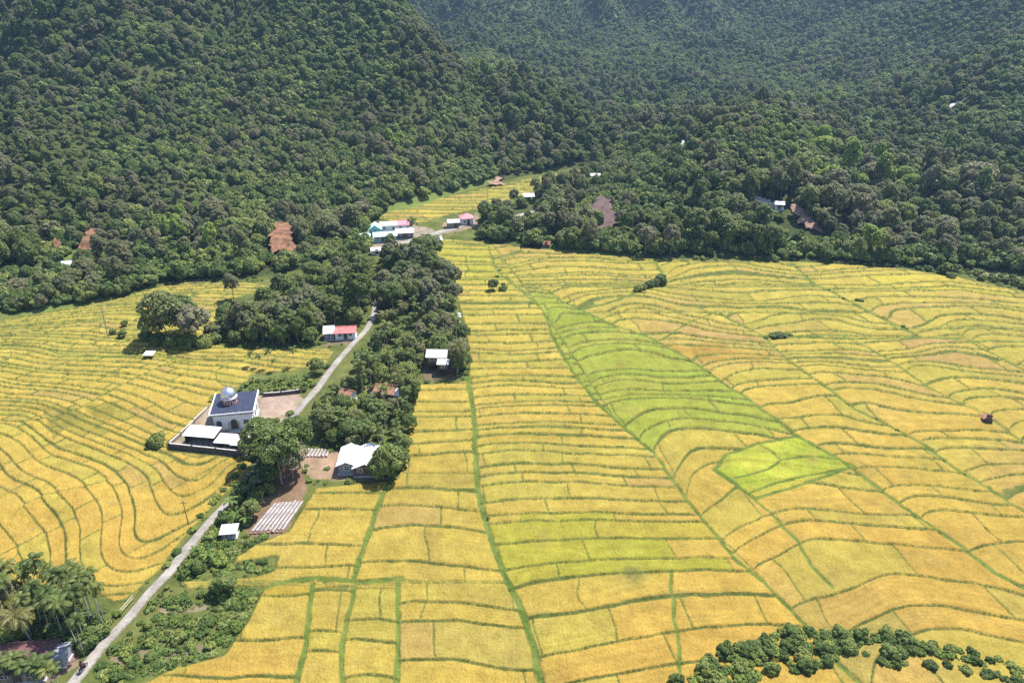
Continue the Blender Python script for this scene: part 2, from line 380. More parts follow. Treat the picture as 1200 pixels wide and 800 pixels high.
LEFTS = [  # contour bunds traced in the left field, with their row number
 (0,[(-40,600),(0,620),(24,640),(38,665)]),(1,[(14,586),(24,604),(44,624),(56,644),(70,664)]),(2,[(0,548),(32,570),(52,584),(78,606),(86,636),(92,665)]),
 (3,[(30,556),(60,566),(92,594),(106,628),(114,662)]),
 (4,[(0,514),(20,518),(34,538),(60,556),(96,572),(118,598),(128,630),(128,660)]),(5,[(0,494),(24,498),(40,514),(52,534),(76,544),(108,556),(132,578),(144,610),(143,660)]),
 (6,[(60,520),(100,534),(132,550),(155,566),(170,604),(172,655)]),(7,[(100,520),(144,544),(172,556),(186,580),(196,620)]),(8,[(60,502),(130,524),(180,540),(204,566),(216,600)]),
 (9.5,[(140,514),(200,534),(236,562)]),(9,[(0,470),(60,486),(110,505)]),(11,[(0,452),(60,462),(120,476),(170,506),(240,540)]),(13,[(0,437),(80,445),(150,452),(205,480)]),
 (15,[(0,424),(80,430),(150,432),(240,445)]),(17.2,[(0,404),(60,412),(132,418),(200,420),(280,428)]),(19.5,[(-60,402),(60,396),(150,402),(260,412),(370,420)]),(22,[(-60,393),(60,384),(150,384),(250,394)]),
 (25,[(-100,388),(30,374),(110,364),(180,358),(250,368)]),(29,[(160,345),(230,342),(300,342)]),(6,[(260,545),(285,560)]),(3,[(215,625),(190,665)]),(-3,[(-120,650),(-60,690)]),(4,[(-150,500),(-80,505)]),(11,[(-150,440),(-80,445)]),(19,[(-200,410),(-150,405)])]
lp = []; lv = []
for s_, pl in LEFTS:
    for u, v in pl:
        x, y = G(u, v); lp.append((x / 30, y / 30)); lv.append(s_)
lrbf = RBF(np.array(lp), np.array(lv, float), .12)

STEP = 1.25
us = np.arange(-150, 1351, STEP); vs = np.arange(192, 884, STEP)
U, V = np.meshgrid(us, vs)
Uj = U + (RNG.random(U.shape) - .5) * STEP * .5; Vj = V + (RNG.random(U.shape) - .5) * STEP * .5
X, Y = G(Uj, Vj)
DEP = Y * CP - (plane(Y) - H) * SP           # camera depth, only used as metres per survey pixel
mpp = DEP / F
wob = mpp * 0 + 1
nu = (vnoise(X / 2.5, Y / 2.5, 5) - .5); nv = (vnoise(X / 2.5, Y / 2.5, 6) - .5)
Uw = Uj + nu * 1.2 / mpp; Vw = Vj + nv * .5 / mpp
mR = inpoly(Uw, Vw, FR); mL = inpoly(Uw, Vw, FL); mU = inpoly(Uw, Vw, FU)
field = mR | mL | mU
sid = np.zeros(U.shape, np.int64); lo = np.full(U.shape, -1e9); hi = np.full(U.shape, 1e9); dlong = np.full(U.shape, 9.); li_ = np.zeros(U.shape, np.int64); ri_ = np.zeros(U.shape, np.int64)
for i, (pl, hw, nm) in enumerate(LINES):
    pv = [p[1] for p in pl]; pu = [p[0] for p in pl]
    if nm == 'h': pv, pu = pv[2:], pu[2:]
    lu = np.interp(Vj, pv, pu) + (vnoise(Y / 9., Y * 0 + i, 40 + i) - .5) * 1.2 / mpp
    ok = (Vj >= pv[0]) & (Vj <= pv[-1])
    right = ok & (Uj >= lu)
    if hw == 0: continue
    if nm in 'no': ok = ok & False
    li_ = np.where(ok & (lu <= Uj) & (lu > lo), i + 1, li_); ri_ = np.where(ok & (lu > Uj) & (lu < hi), i + 1, ri_)
    lo = np.where(ok & (lu <= Uj), np.maximum(lo, lu), lo); hi = np.where(ok & (lu > Uj), np.minimum(hi, lu), hi)
    # true ground distance to the line
    g = Gp(pl)
    dd = segdist(X + (vnoise(X / 3., Y / 3., 71) - .5) * .5, Y, g) / max(hw * .72, .1)
    dlong = np.minimum(dlong, np.where(mR, dd, 9))
for pl, hw in CROSS:
    dlong = np.minimum(dlong, segdist(X + (vnoise(X / 3., Y / 3., 71) - .5) * .6, Y + (vnoise(X / 6., Y / 6., 72) - .5) * 1.5, Gp(pl)) / (hw * .75))
lo2 = np.where(lo < -1e8, Uj - 90 - 0 * Uj, lo); hi2 = np.where(hi > 1e8, Uj + 90, hi)
W = np.clip((Uj - lo2) / np.maximum(hi2 - lo2, 1), 0, 1)
widthm = np.clip((hi2 - lo2) * mpp, 4, 80)
edge_open = (lo < -1e8) | (hi > 1e8)
sid = li_ * 32 + ri_
h1 = _hash(sid, sid * 0 + 3, 5); h2 = _hash(sid, sid * 0 + 9, 5); h3 = _hash(sid, sid * 0 + 21, 5)
rightness = sstep(640, 900, Uj + (Vj - 500) * -.6 * (Vj > 500))
rightness = np.clip(rightness, 0, 1)
# accumulated row counter along the slope; rows get closer up the valley
yy = np.arange(30, 460, .5)
spL = np.interp(yy, [30, 72, 88, 100, 112, 126, 150, 200, 240, 400], [6.2, 5.9, 5.4, 4.2, 3.3, 3.0, 3.4, 4.4, 5.2, 4.6]); spW = np.interp(yy, [30, 70, 112, 124, 137, 160, 240, 400], [6.3, 6.2, 6.2, 5.2, 4.4, 4.2, 4.2, 3.6]); spR = np.interp(yy, [30, 70, 90, 104, 115, 130, 150, 200, 240, 400], [8.0, 8.0, 7.6, 6.8, 5.8, 4.8, 4.0, 4.3, 4.9, 4.6])
cL = np.cumsum(.5 / spL); cW = np.cumsum(.5 / spW); is_west = (np.interp(Vj, [430, 450, 489, 526, 576, 616, 656, 692, 724, 772, 900], [560, 552, 556, 557, 560, 570, 584, 600, 614, 628, 650]) > Uj) & (Vj > 442); cR = np.cumsum(.5 / spR)
is_right = (np.interp(Vj, [280, 364, 471, 543, 700, 900], [571, 682, 871, 989, 1215, 1480]) < Uj) | (np.interp(Vj, [280, 364, 496, 533, 609, 684, 800, 900], [571, 635, 723, 767, 822, 897, 1005, 1080]) < Uj)
arc = np.sin(np.pi * np.clip(W, 0, 1) ** .75)
amp = np.where(is_right, np.minimum(widthm * .17, 7.) * (.5 + .9 * h3), np.minimum(widthm * .05, 1.2))
amp = np.where(edge_open, amp * .4, amp)
tilt = np.where(is_right, -.04 * widthm * (h2 - .3) * 2, -.03 * widthm) * (W - .5)
nz1 = (vnoise(X / 34., Y / 26., 11) - .5) * np.where(is_right, 13, 4.0) + (vnoise(X / 13., Y / 9., 12) - .5) * np.where(is_right, 5.0, 1.4) + (vnoise(X / 4., Y / 4., 13) - .5) * .5
Yw = Y - arc * amp + tilt + nz1
# the swirl of green paddies in the middle
cx, cy = G(640, 700); rr = np.hypot((X - cx) * .55, Y - cy); sw = np.exp(-(((X - cx) / 26) ** 2 + ((Y - cy - 10) / 16) ** 2))
Yw = Yw - sw * ((X - cx) * .02) ** 2 * 9
sR = np.where(is_right, np.interp(Yw, yy, cR), np.where(is_west, np.interp(Yw, yy, cW), np.interp(Yw, yy, cL))) + h1 * 1.0
spm = np.where(is_right, np.interp(Y, yy, spR), np.where(is_west, np.interp(Y, yy, spW), np.interp(Y, yy, spL)))
sL = lrbf(X / 30, Y / 30); sL = sL + .4 * np.maximum(sL - 7, 0) + (vnoise(X / 12., Y / 12., 14) - .5) * .9 + (vnoise(X / 4., Y / 4., 15) - .5) * .12
gx = X[:, 1:-1] * 0
s_u = np.gradient(sL, axis=1); x_u = np.gradient(X, axis=1); s_v = np.gradient(sL, axis=0); x_v = np.gradient(X, axis=0); y_v = np.gradient(Y, axis=0)
s_x = s_u / x_u; s_y = (s_v - s_x * x_v) / y_v
gm = np.clip(np.hypot(s_x, s_y), .08, .5)
blk = np.floor((X * .85 - Y * .55) / 34. + (vnoise(X / 18, Y / 18, 16) - .5) * 1.1).astype(np.int64)
sL = sL + .9 * _hash(blk, blk * 0 + 2, 17)
S = np.where(mL, sL, sR); S = S + np.where(mL, .1, .2) * np.sin(2.1 * S + 6.28 * np.where(mL, .3, h2)) + .12 * np.sin(4.7 * S + 9 * h3 * ~mL); SPC = np.where(mL, 1 / gm, spm)
row = np.floor(S).astype(np.int64); fr = S - row
sid2 = np.where(mL, 7777 + 13 * blk, np.where(mU, 8888, sid))
# rows are split by short cross bunds
Lc = np.where(mL, 8 + 15 * _hash(row, sid2, 31), 11 + 24 * _hash(row, sid2, 31)) + np.where(is_right & ~mL, 6, 0)
tcoord = np.where(mL, X * .85 - Y * .55, X + .12 * Y)
tc_ = tcoord / Lc + 7 * _hash(row, sid2, 33) + (vnoise(X / 5, Y / 5, 34) - .5) * .06
cell = np.floor(tc_).astype(np.int64); fc = tc_ - cell
d_tr = np.minimum(fr, 1 - fr) * SPC
d_sp = np.minimum(fc, 1 - fc) * Lc
P2 = [(836,552),(850,534),(888,521),(934,512),(990,543),(1001,547),(962,561),(920,575),(884,586)]
mP2 = inpoly(Uw, Vw, P2)
d_tr = np.where(mP2, 9, d_tr); d_sp = np.where(mP2, 9, d_sp)
for pl_, w_ in [(P2 + P2[:1], .36), ([(888,521),(905,531),(914,540),(900,551),(862,562)], .3), ([(914,540),(940,536),(985,540)], .3), ([(875,580),(910,566),(960,556),(1000,548)], .3)]:
    dlong = np.minimum(dlong, segdist(X + (vnoise(X / 3., Y / 3., 71) - .5) * .5, Y, Gp(pl_)) / w_)
bw = (.10 + .12 * vnoise(X / 7., Y / 7., 35)) * (.65 + .7 * vnoise(X / 1.7, Y / 1.7, 37)) * np.where(mL, .75, 1)
dB = np.minimum(np.minimum(d_tr / bw, d_sp / (bw * .62)), dlong)
bd = np.minimum(np.minimum(segdist(X, Y, Gp(FR), True), segdist(X, Y, Gp(FL), True)), segdist(X, Y, Gp(FU), True))
dB = np.minimum(dB, bd / .7)
cid = np.where(mP2, -5, (sid2 * 4001 + row) * 977 + cell)
eg = np.zeros(U.shape, bool); e1 = cid[1:] != cid[:-1]; e2 = cid[:, 1:] != cid[:, :-1]
eg[1:] |= e1; eg[:-1] |= e1; eg[:, 1:] |= e2; eg[:, :-1] |= e2
eg1 = np.zeros(U.shape, bool); eg1[1:] |= e1; eg1[:, 1:] |= e2 & (vnoise(X / 9, Y / 9, 38)[:, 1:] > .25)
dB = np.where(eg1, np.minimum(dB, np.where(Y < 125, .98, .84)), dB)
dB = dB + (vnoise(X / .9, Y / .9, 36) - .5) * .4
rice = sstep(.75, 1.35, dB)
hc = _hash(row * 131 + cell, sid2, 41); hd = _hash(row * 57 + cell * 3, sid2, 43)
# colours of the crop
def C(*c): return np.array(c)
def lerp(a, b, t): return a + (b - a) * t[..., None]
gold, yel, lime, green, tan, olive = C(.42,.265,.058), C(.42,.30,.065), C(.34,.29,.06), C(.238,.282,.042), C(.37,.25,.085), C(.25,.20,.06)
far = sstep(95, 190, Y)
base = lerp(lerp(gold[None, None, :], C(.43,.30,.064), hc), lerp(C(.43,.335,.072)[None, None, :], lime, hc ** 1.6), far * .9)
big = fbm(X / 45., Y / 30., 51, 3)
base = lerp(base, lime, sstep(.5, .72, big) * .45)
base = lerp(base, tan, sstep(.9, .96, hd) * .7 + np.where(is_right, sstep(.55, .75, fbm(X / 28., Y / 28., 53, 2)) * .5, 0))
base = lerp(base, lime, sstep(.86, .9, hc) * .55)
base = lerp(base, C(.31,.25,.06), (sstep(.0, .05, hd) * -1 + 1) * .6)
_, CI = np.unique(cid, return_inverse=True); CI = CI.ravel(); CN = np.bincount(CI)
def zone(poly, soft): 
    m = inpoly(Uj, Vj, poly).astype(float)
    return sstep(.22, .55, (np.bincount(CI, m.ravel()) / CN)[CI].reshape(U.shape)) * soft
Z_ = [([(612,338),(655,352),(716,381),(790,412),(860,458),(876,482),(842,500),(800,513),(762,526),(722,494),(660,415),(638,366)], .85, green, 0),
      ([(590,330),(640,340),(720,382),(850,450),(880,478),(880,500),(820,480),(740,420),(650,370)], .3, green, 0),
      ([(510,285),(572,286),(590,320),(540,335),(520,318)], .45, C(.30,.31,.035), 0),
      ([(585,615),(640,606),(700,602),(760,610),(800,640),(800,665),(755,675),(690,676),(620,682),(596,672)], .6, C(.27,.27,.03), 0),
      ([(775,596),(810,600),(870,655),(890,690),(830,690),(790,650)], .55, C(.42,.27,.06), 0),
      ([(50,478),(90,480),(100,492),(62,518)], .75, C(.27,.22,.04), 0),
      ([(100,478),(140,472),(125,492)], .6, C(.27,.22,.04), 0),
      ([(0,520),(50,560),(70,600),(20,600)], .3, lime, 0),
      ([(560,490),(604,494),(612,518),(570,522)], .5, C(.30,.25,.04), 0),
      ([(340,684),(368,686),(366,708),(316,708),(312,690)], .55, C(.34,.22,.03), 0),
      ([(805,406),(850,402),(862,418),(820,428)], .7, C(.40,.24,.05), 0),
      ([(1080,300),(1200,338),(1200,352),(1130,345)], .5, C(.36,.28,.05), 0),
      ([(1060,320),(1150,333),(1130,345),(1050,332)], .4, C(.56,.47,.05), 0)]
for pl, w, c, _ in Z_:
    base = lerp(base, c, zone(pl, w) * (.75 + .35 * hc))
base = lerp(base, lerp(C(.285,.325,.04)[None, None, :], C(.36,.36,.05), sstep(.35, .7, fbm(X / 6, Y / 5, 69, 3))), mP2 * (.95 - .45 * sstep(562, 580, Vj + (Uj - 900) * .25)))
for pl_, c_ in (([(48,478),(92,479),(100,490),(84,502),(62,518)], C(.22,.18,.04)), ([(100,478),(142,470),(128,493),(112,492)], C(.24,.20,.042)), ([(808,404),(850,400),(862,418),(820,428)], C(.33,.21,.05))): base = lerp(base, c_, inpoly(Uw, Vw, pl_) * .8)
lodge = np.exp(-((Uj - 742) / 16) ** 2 - ((Vj - 674) / 11) ** 2) * (.6 + .8 * vnoise(X / .8, Y / .8, 57)); lodge = np.clip(lodge, 0, 1)
base = lerp(base, C(.13,.13,.045), lodge * .8)
stripes = np.sin(6.283 * S * SPC / 1.25 + (vnoise(X / 6, Y / 6, 58) - .5) * 3) * sstep(.45, .6, _hash(row * 19 + cell, sid2, 59)) * .06
base = lerp(base, C(.33,.24,.07), sstep(.62, .78, fbm(X / 5.5, Y / 4.5, 60, 3)) * .4)
base = base * (1 + stripes)[..., None]
base = base * .72 * C(.995, 1.025, 1.0) * (1 + (fbm(X / 7., Y / 5., 55, 3) - .5) * .32)[..., None]
gr = lerp(C(.058,.082,.018)[None, None, :], C(.135,.14,.04), fbm(X / 3., Y / 3., 61, 2))
wide = sstep(1.2, .4, dlong)[..., None]
gr = gr * (1 - wide) + (gr * C(1.05, 1.25, .95)) * wide
base = lerp(gr, base, rice)
# relief: terrace steps, standing crop, grassy bunds
zF = plane(Y) + .26 * (.5 - fr) * 1.0 * sstep(0, 2.5, bd) + .34 * rice * (1 - .75 * lodge) + (1 - rice) * (.12 + .3 * vnoise(X / 1.3, Y / 1.3, 63) ** 2) * sstep(0, 1.0, bd)
zF += (RNG.random(X.shape) - .5) * .16 * rice + (fbm(X / 2.2, Y / 2.2, 64, 2) - .5) * .22 * rice
# village ground colours
gcol = lerp(C(.075,.11,.024)[None, None, :], C(.17,.17,.055), fbm(X / 6., Y / 6., 65, 3))
DIRT = [([(197,524),(247,476),(262,462),(300,464),(352,458),(358,474),(345,492),(322,520),(300,545),(284,536)], C(.42,.33,.25)),
        ([(306,464),(348,461),(338,484),(308,488)], C(.46,.34,.27)),
        ([(286,628),(300,590),(318,572),(318,548),(352,545),(362,572),(334,628)], C(.27,.165,.115)),
        ([(352,530),(398,530),(398,562),(366,562),(352,545)], C(.42,.28,.2)),
        ([(395,548),(446,550),(450,562),(396,563)], C(.32,.22,.16)),
        ([(0,744),(60,758),(76,740),(100,752),(90,780),(60,800),(0,800)], C(.30,.21,.16)),
        ([(495,425),(535,425),(538,446),(498,446)], C(.22,.16,.11)),
        ([(430,455),(470,445),(475,470),(436,475)], C(.26,.18,.12)),
        ([(420,272),(470,262),(520,272),(500,296),(440,300)], C(.38,.31,.25)),
        ([(376,392),(420,390),(420,404),(376,404)], C(.25,.2,.13)),
        ([(520,262),(560,250),(562,266),(522,274)], C(.42,.3,.24)),
        ([(125,772),(190,756),(255,752),(250,764),(150,782)], C(.24,.19,.12)),
        ([(185,712),(250,706),(250,714),(188,720)], C(.26,.22,.14)),
        ([(218,325),(236,323),(238,332),(205,332)], C(.42,.27,.2)),
        ([(1122,312),(1200,320),(1200,333),(1150,326)], C(.25,.24,.11))]
for pl, c in DIRT:
    m = inpoly(Uj + nu * 5, Vj + nv * 3, pl).astype(float)
    gcol = lerp(gcol, c * .85, m * (.7 + .3 * vnoise(X / 2, Y / 2, 66)))
gcol = gcol * .74 * (1 + (fbm(X / 1.5, Y / 1.5, 67, 2) - .5) * .5)[..., None]
zG = plane(Y) + (fbm(X / 5., Y / 5., 68, 3) - .5) * .35
zz = np.where(field, zF, zG)
inV = inpoly(Uj, Vj, VAL)
nr, nc = U.shape
idx = np.arange(nr * nc).reshape(nr, nc)
quads = np.stack([idx[1:, :-1], idx[1:, 1:], idx[:-1, 1:], idx[:-1, :-1]], -1).reshape(-1, 4)
fl = field.ravel(); iv = inV.ravel()
qf = fl[quads].all(1) & iv[quads].any(1); qv = iv[quads].any(1) & ~qf
P3 = np.stack([X, Y, zz], -1).reshape(-1, 3); FC = base.reshape(-1, 3); GC = gcol.reshape(-1, 3)
def submesh(name, q, colr, mat, smooth):
    used = np.unique(q); remap = np.zeros(len(P3), np.int64); remap[used] = np.arange(len(used))
    c4 = np.c_[np.clip(colr[used], .004, .9), np.ones(len(used))]
    return mesh_np(name, P3[used], remap[q], mat, None, smooth, {'col': ('FLOAT_COLOR', c4)})
tag(submesh('rice_fields', quads[qf], FC, M['rice'], False), kind='structure')
tag(submesh('ground', quads[qv], GC, M['ground'], True), kind='structure')

def open_at(x, y):
    o = sstep(.52, .64, fbm(x / 60., y / 60., 91, 3))
    for gx, gy, gr in GLADES: o = np.maximum(o, sstep(1.15, .6, np.hypot((x - gx) / gr, (y - gy) / gr / 1.5) + (fbm(x / 12., y / 12., 95, 2) - .5) * .9))
    return o
GLADES = []
for u, v, gr in [(885,150,22),(930,165,16),(860,175,13),(660,95,26),(700,75,22),(345,45,26),(420,62,24),(160,185,16),(130,120,14),(395,190,13),(720,40,36),(900,20,40),(1050,95,20),(960,205,10),(60,300,8),(250,120,14),(800,120,18),(310,205,12),(600,50,24),(1080,60,24)]:
    p = ray_terrain(u, v); GLADES.append((p[0], p[1], gr))
# hillside sheet: one terrain reaching past the ridges, tucked below the valley sheets
gx_ = np.r_[np.arange(-2400, -700, 40), np.arange(-700, 700, 5), np.arange(700, 2401, 40)]
gy_ = np.r_[np.arange(-300, 30, 30), np.arange(30, 1500, 6), np.arange(1500, 2600, 40)]
HX, HY = np.meshgrid(gx_, gy_); HX = HX.astype(float); HY = HY.astype(float)
hz = hill(HX, HY)
inv = inpoly(HX, HY, VALG) | (HY < 60)
dv = segdist(HX, HY, VALG, True)
hz = hz - np.where(inv, 1.4 * sstep(0, 5, dv) + .25, 0) + (vnoise(HX / 9, HY / 9, 80) - .5) * np.where(inv, 0, 1.2)
hcol = lerp(lerp(C(.028,.042,.014)[None, None, :], C(.075,.085,.03), fbm(HX / 14., HY / 14., 81, 3)), C(.12,.15,.04), open_at(HX, HY))
i2 = np.arange(HX.size).reshape(HX.shape)
q2 = np.stack([i2[:-1, :-1], i2[:-1, 1:], i2[1:, 1:], i2[1:, :-1]], -1).reshape(-1, 4)
tag(mesh_np('hills', np.stack([HX, HY, hz], -1).reshape(-1, 3), q2, M['hill'], None, True,
    {'col': ('FLOAT_COLOR', np.c_[hcol.reshape(-1, 3), np.ones(HX.size)])}), kind='structure')

# ------------------------------------------------------------------ roads
def ribbon(name, pix, width, mat, lift=.09, terrain=False, wj=.25):
    if terrain: p = [Vector(ray_terrain(u, v)) for u, v in pix]
    else: p = [Vector((*map(float, G(u, v)), 0)) for u, v in pix]
    # resample smoothly
    out = []
    for i in range(len(p) - 1):
        p0, p1, p2, p3 = p[max(i-1, 0)], p[i], p[i+1], p[min(i+2, len(p)-1)]
        n = max(2, int((p2 - p1).length / 1.0))
        for k in range(n):
            t = k / n
            out.append(.5 * ((2*p1) + (p2-p0)*t + (2*p0-5*p1+4*p2-p3)*t*t + (3*p1-p0-3*p2+p3)*t**3))
    out.append(p[-1])
    vs_, fs_, ed = [], [], []
    nx = 9
    for i, c in enumerate(out):
        t = (out[min(i+1, len(out)-1)] - out[max(i-1, 0)]); t.z = 0; t.normalize(); nrm = Vector((t.y, -t.x, 0))
        w = width * (1 + wj * (float(vnoise(c.x / 4, c.y / 4, 90)) - .5))
        for k in range(nx):
            a = -1 + 2 * k / (nx - 1); q = c + nrm * a * w / 2
            z = (float(hill(q.x, q.y)) if terrain else float(plane(q.y))) + lift + .25 * (1 - a * a) * .3 - .2 * (abs(a) > .99)
            vs_.append((q.x, q.y, z)); ed.append(abs(a))
    for i in range(len(out) - 1):
        for k in range(nx - 1):
            b = i * nx + k; fs_.append((b, b + 1, b + nx + 1, b + nx))
    o = mesh_np(name, vs_, fs_, mat, None, True, {'edge': ('FLOAT', ed)})
    tag(o, kind='structure'); return [(c.x, c.y) for c in out]
ROADPIX = [(66,830),(84,803),(98,785),(120,757),(150,725),(175,695),(197,672),(205,662),(222,640),(243,615),(262,595),(285,570),(300,550),(318,525),(335,500),(352,478),(372,455),(392,428),(412,405),(428,388),(437,372),(439,358),(434,345)]
road_line = ribbon('village_road', ROADPIX, 2.0, M['road'], .22)
road2 = ribbon('hamlet_road', [(440,300),(452,291),(480,283),(510,274),(535,267),(550,262)], 4.2, M['road'], .25)

# ------------------------------------------------------------------ plants: prototypes
def leaf_cloud(rng, lobes, n, size, low=-.55, gap=.35, seed=0):
    lob = np.array(lobes, float); wts = lob[:, 3] * lob[:, 4] + lob[:, 4] * lob[:, 5]; wts /= wts.sum()
    m = int(n * 2.2)
    li = rng.choice(len(lob), m, p=wts)
    d = rng.normal(size=(m, 3)); d /= np.linalg.norm(d, axis=1)[:, None]
    keep = d[:, 2] > low + rng.random(m) * .4
    li = li[keep]; d = d[keep]
    rad = 1 - np.abs(rng.normal(size=len(d))) * .13
    p = lob[li, :3] + d * lob[li, 3:6] * rad[:, None]
    inside = np.zeros(len(p), bool)
    for j, L_ in enumerate(lob):
        e = (((p - L_[:3]) / L_[3:6]) ** 2).sum(1)
        inside |= (e < .55) & (li != j)
    s_ = max(lob[:, 3].max() * .62, .3)
    g = vnoise(p[:, 0] / s_ + p[:, 2] / s_ * .7 + 40, p[:, 1] / s_ - p[:, 2] / s_ * .6 + 40, seed)
    ok = (~inside) & (g > gap * rng.random(len(p)) * 1.3)
    p = p[ok][:n]; d = d[ok][:n]
    k = len(p)
    nrm = d * .8 + rng.normal(size=(k, 3)) * .42 + np.array([0, 0, .5]); nrm /= np.linalg.norm(nrm, axis=1)[:, None]
    t = np.cross(nrm, rng.normal(size=(k, 3))); t /= np.linalg.norm(t, axis=1)[:, None]
    b = np.cross(nrm, t)
    a = (size * (.6 + .8 * rng.random(k)))[:, None]; w = a * (.45 + .35 * rng.random(k))[:, None]
    vs_ = np.stack([p - t * a, p + b * w - nrm * a * .15, p + t * a, p - b * w - nrm * a * .15], 1).reshape(-1, 3)
    return vs_, np.arange(4 * k).reshape(-1, 4)
PROTO = {}
def proto_tree(key, name, seed, height, rad, nl, nleaf, size, mat, flat=1.0, trunk=.0, tr=.16, base_frac=.4, gap=.72, bark='bark', low=-.55, lobe=(.34, .48), theta=115):
    rng = np.random.default_rng(seed); rd = random.Random(seed)
    hz_ = rad * flat; cz = height - hz_
    lobes = []
    for i in range(nl):
        a = i * 2.39996 + rd.uniform(-.4, .4); ct = 1 - (i + .5) / nl * (1 - math.cos(R(theta))); st = math.sqrt(max(0, 1 - ct * ct))
        q = st * rad * rd.uniform(.5, .68); up = ct * hz_ * rd.uniform(.52, .7)
        r = rad * rd.uniform(*lobe)
        lobes.append((q * math.cos(a), q * math.sin(a), cz + up, r * rd.uniform(.9, 1.15), r * rd.uniform(.9, 1.15), r * min(1.25, flat) * rd.uniform(.75, .95)))
    vs_, fs_ = leaf_cloud(rng, lobes, nleaf, size, low, gap, seed)
    crown = mesh_np('crown', vs_, fs_, mat)
    b = MB(); bend = Vector((rd.uniform(-.4, .4), rd.uniform(-.4, .4), 0))
    fork = cz - rad * flat * .55
    b.tube([(0, 0, -.6), (0, 0, .1), bend * .4 + Vector((0, 0, fork * .5)), bend + Vector((0, 0, fork)), bend * 1.1 + Vector((0, 0, cz + rad * .2 * flat))], [tr * 1.35, tr * 1.1, tr * .85, tr * .7, tr * .25], 7)
    for L_ in lobes[:6]:
        c = Vector(L_[:3]); s0 = bend + Vector((0, 0, fork * rd.uniform(.8, 1.0)))
        b.tube([s0, s0.lerp(c, .5) + Vector((0, 0, -.2)), c], [tr * .45, tr * .3, tr * .1], 5)
    tk = b.build('trunk', M[bark], None, True)
    PROTO[key] = dict(name=name, parts=[crown, tk], used=False, h=height, r=rad)
def frond(rng, vsl, fsl, base, az, el, length, droop, npair, lw, llen):
    """one pinnate frond: a curved rachis strip and paired leaflets"""
    n = npair + 2; p = np.array(base, float); e = el; step = length / n
    ca, sa = math.cos(az), math.sin(az); pts_ = [p.copy()]
    for i in range(n):
        e -= droop / n * (1 + i / n)
        p = p + step * np.array([math.cos(e) * ca, math.cos(e) * sa, math.sin(e)]); pts_.append(p.copy())
    side = np.array([-sa, ca, 0])
    for i in range(n):
        w = .05 * (1 - i / n) + .012; a, b = pts_[i], pts_[i + 1]; k = len(vsl)
        vsl += [a - side * w, a + side * w, b + side * w, b - side * w]; fsl.append((k, k + 1, k + 2, k + 3))
        if i < 2: continue
        f = i / n; L = llen * (math.sin(math.pi * min(1, f * .85 + .12)) ** .7) * rng.uniform(.85, 1.1)
        fw = (b - a) / np.linalg.norm(b - a)
        for sg in (-1, 1):
            d = side * sg * .8 + fw * .55 + np.array([0, 0, -.28 - .25 * rng.random()]); d /= np.linalg.norm(d)
            tip = a + d * L; k = len(vsl); mid = a + d * L * .45
            vsl += [a - fw * lw * .4, mid + fw * lw, tip, mid - fw * lw]; fsl.append((k, k + 1, k + 2, k + 3))
def proto_palm(key, name, seed, height, nf, flen, tr, npair, llen, lw, mat, lean=.6, droop=1.5):
    rng = random.Random(seed); vsl, fsl = [], []
    top = np.array([lean, lean * .4, height])
    for i in range(nf):
        el = R(78) - (i / nf) * R(88) + rng.uniform(-.1, .1)
        frond(rng, vsl, fsl, top + np.array([0, 0, .25 - .3 * i / nf]), i * 2.39996 + rng.uniform(-.2, .2), el, flen * rng.uniform(.85, 1.1), droop * rng.uniform(.8, 1.15), npair, lw, llen)
    crown = mesh_np('crown', np.array(vsl), np.array(fsl), mat)
    b = MB(); pts_ = []
    for i in range(8):
        t = i / 7; pts_.append((lean * t ** 1.8, lean * .4 * t ** 1.8, -.5 + (height + .5) * t))
    b.tube(pts_, [tr * (1.35 - .6 * min(1, t * 3 / 7)) if t < 3 else tr * (.8 - .04 * t) for t in range(8)], 7)
    tk = b.build('trunk', M['palm_bark'], None, True)
    PROTO[key] = dict(name=name, parts=[crown, tk], used=False, h=height + 1, r=flen)
def proto_banana(key, seed):
    rng = random.Random(seed); vsl, fsl = [], []; hgt = 2.2
    for i in range(8):
        az = i * 2.4 + rng.uniform(-.3, .3); el = R(80) - i / 8 * R(55); L = rng.uniform(1.6, 2.3); ca, sa = math.cos(az), math.sin(az)
        side = np.array([-sa, ca, 0]); p = np.array([0, 0, hgt - .3]); e = el; prev = None; n = 6
        for k in range(n + 1):
            w = .30 * math.sin(math.pi * (.08 + .9 * k / n)) ** .6
            l_, m_, r_ = p - side * w + np.array([0, 0, -w * .35]), p, p + side * w + np.array([0, 0, -w * .35])
            j = len(vsl); vsl += [l_, m_, r_]
            if prev is not None:
                fsl += [(prev, prev + 1, j + 1, j), (prev + 1, prev + 2, j + 2, j + 1)]
            prev = j; e -= 1.5 / n * (1 + k / n); p = p + L / n * np.array([math.cos(e) * ca, math.cos(e) * sa, math.sin(e)])
    leaf = mesh_np('leaves', np.array(vsl), np.array(fsl), M['leaf_banana'])
    b = MB(); b.tube([(0, 0, -.3), (.02, 0, 1), (0, 0, hgt)], [.17, .14, .08], 7)
    st = b.build('stem', M['banana_stem'], None, True)
    PROTO[key] = dict(name='banana_plant', parts=[leaf, st], used=False, h=3.2, r=1.6)
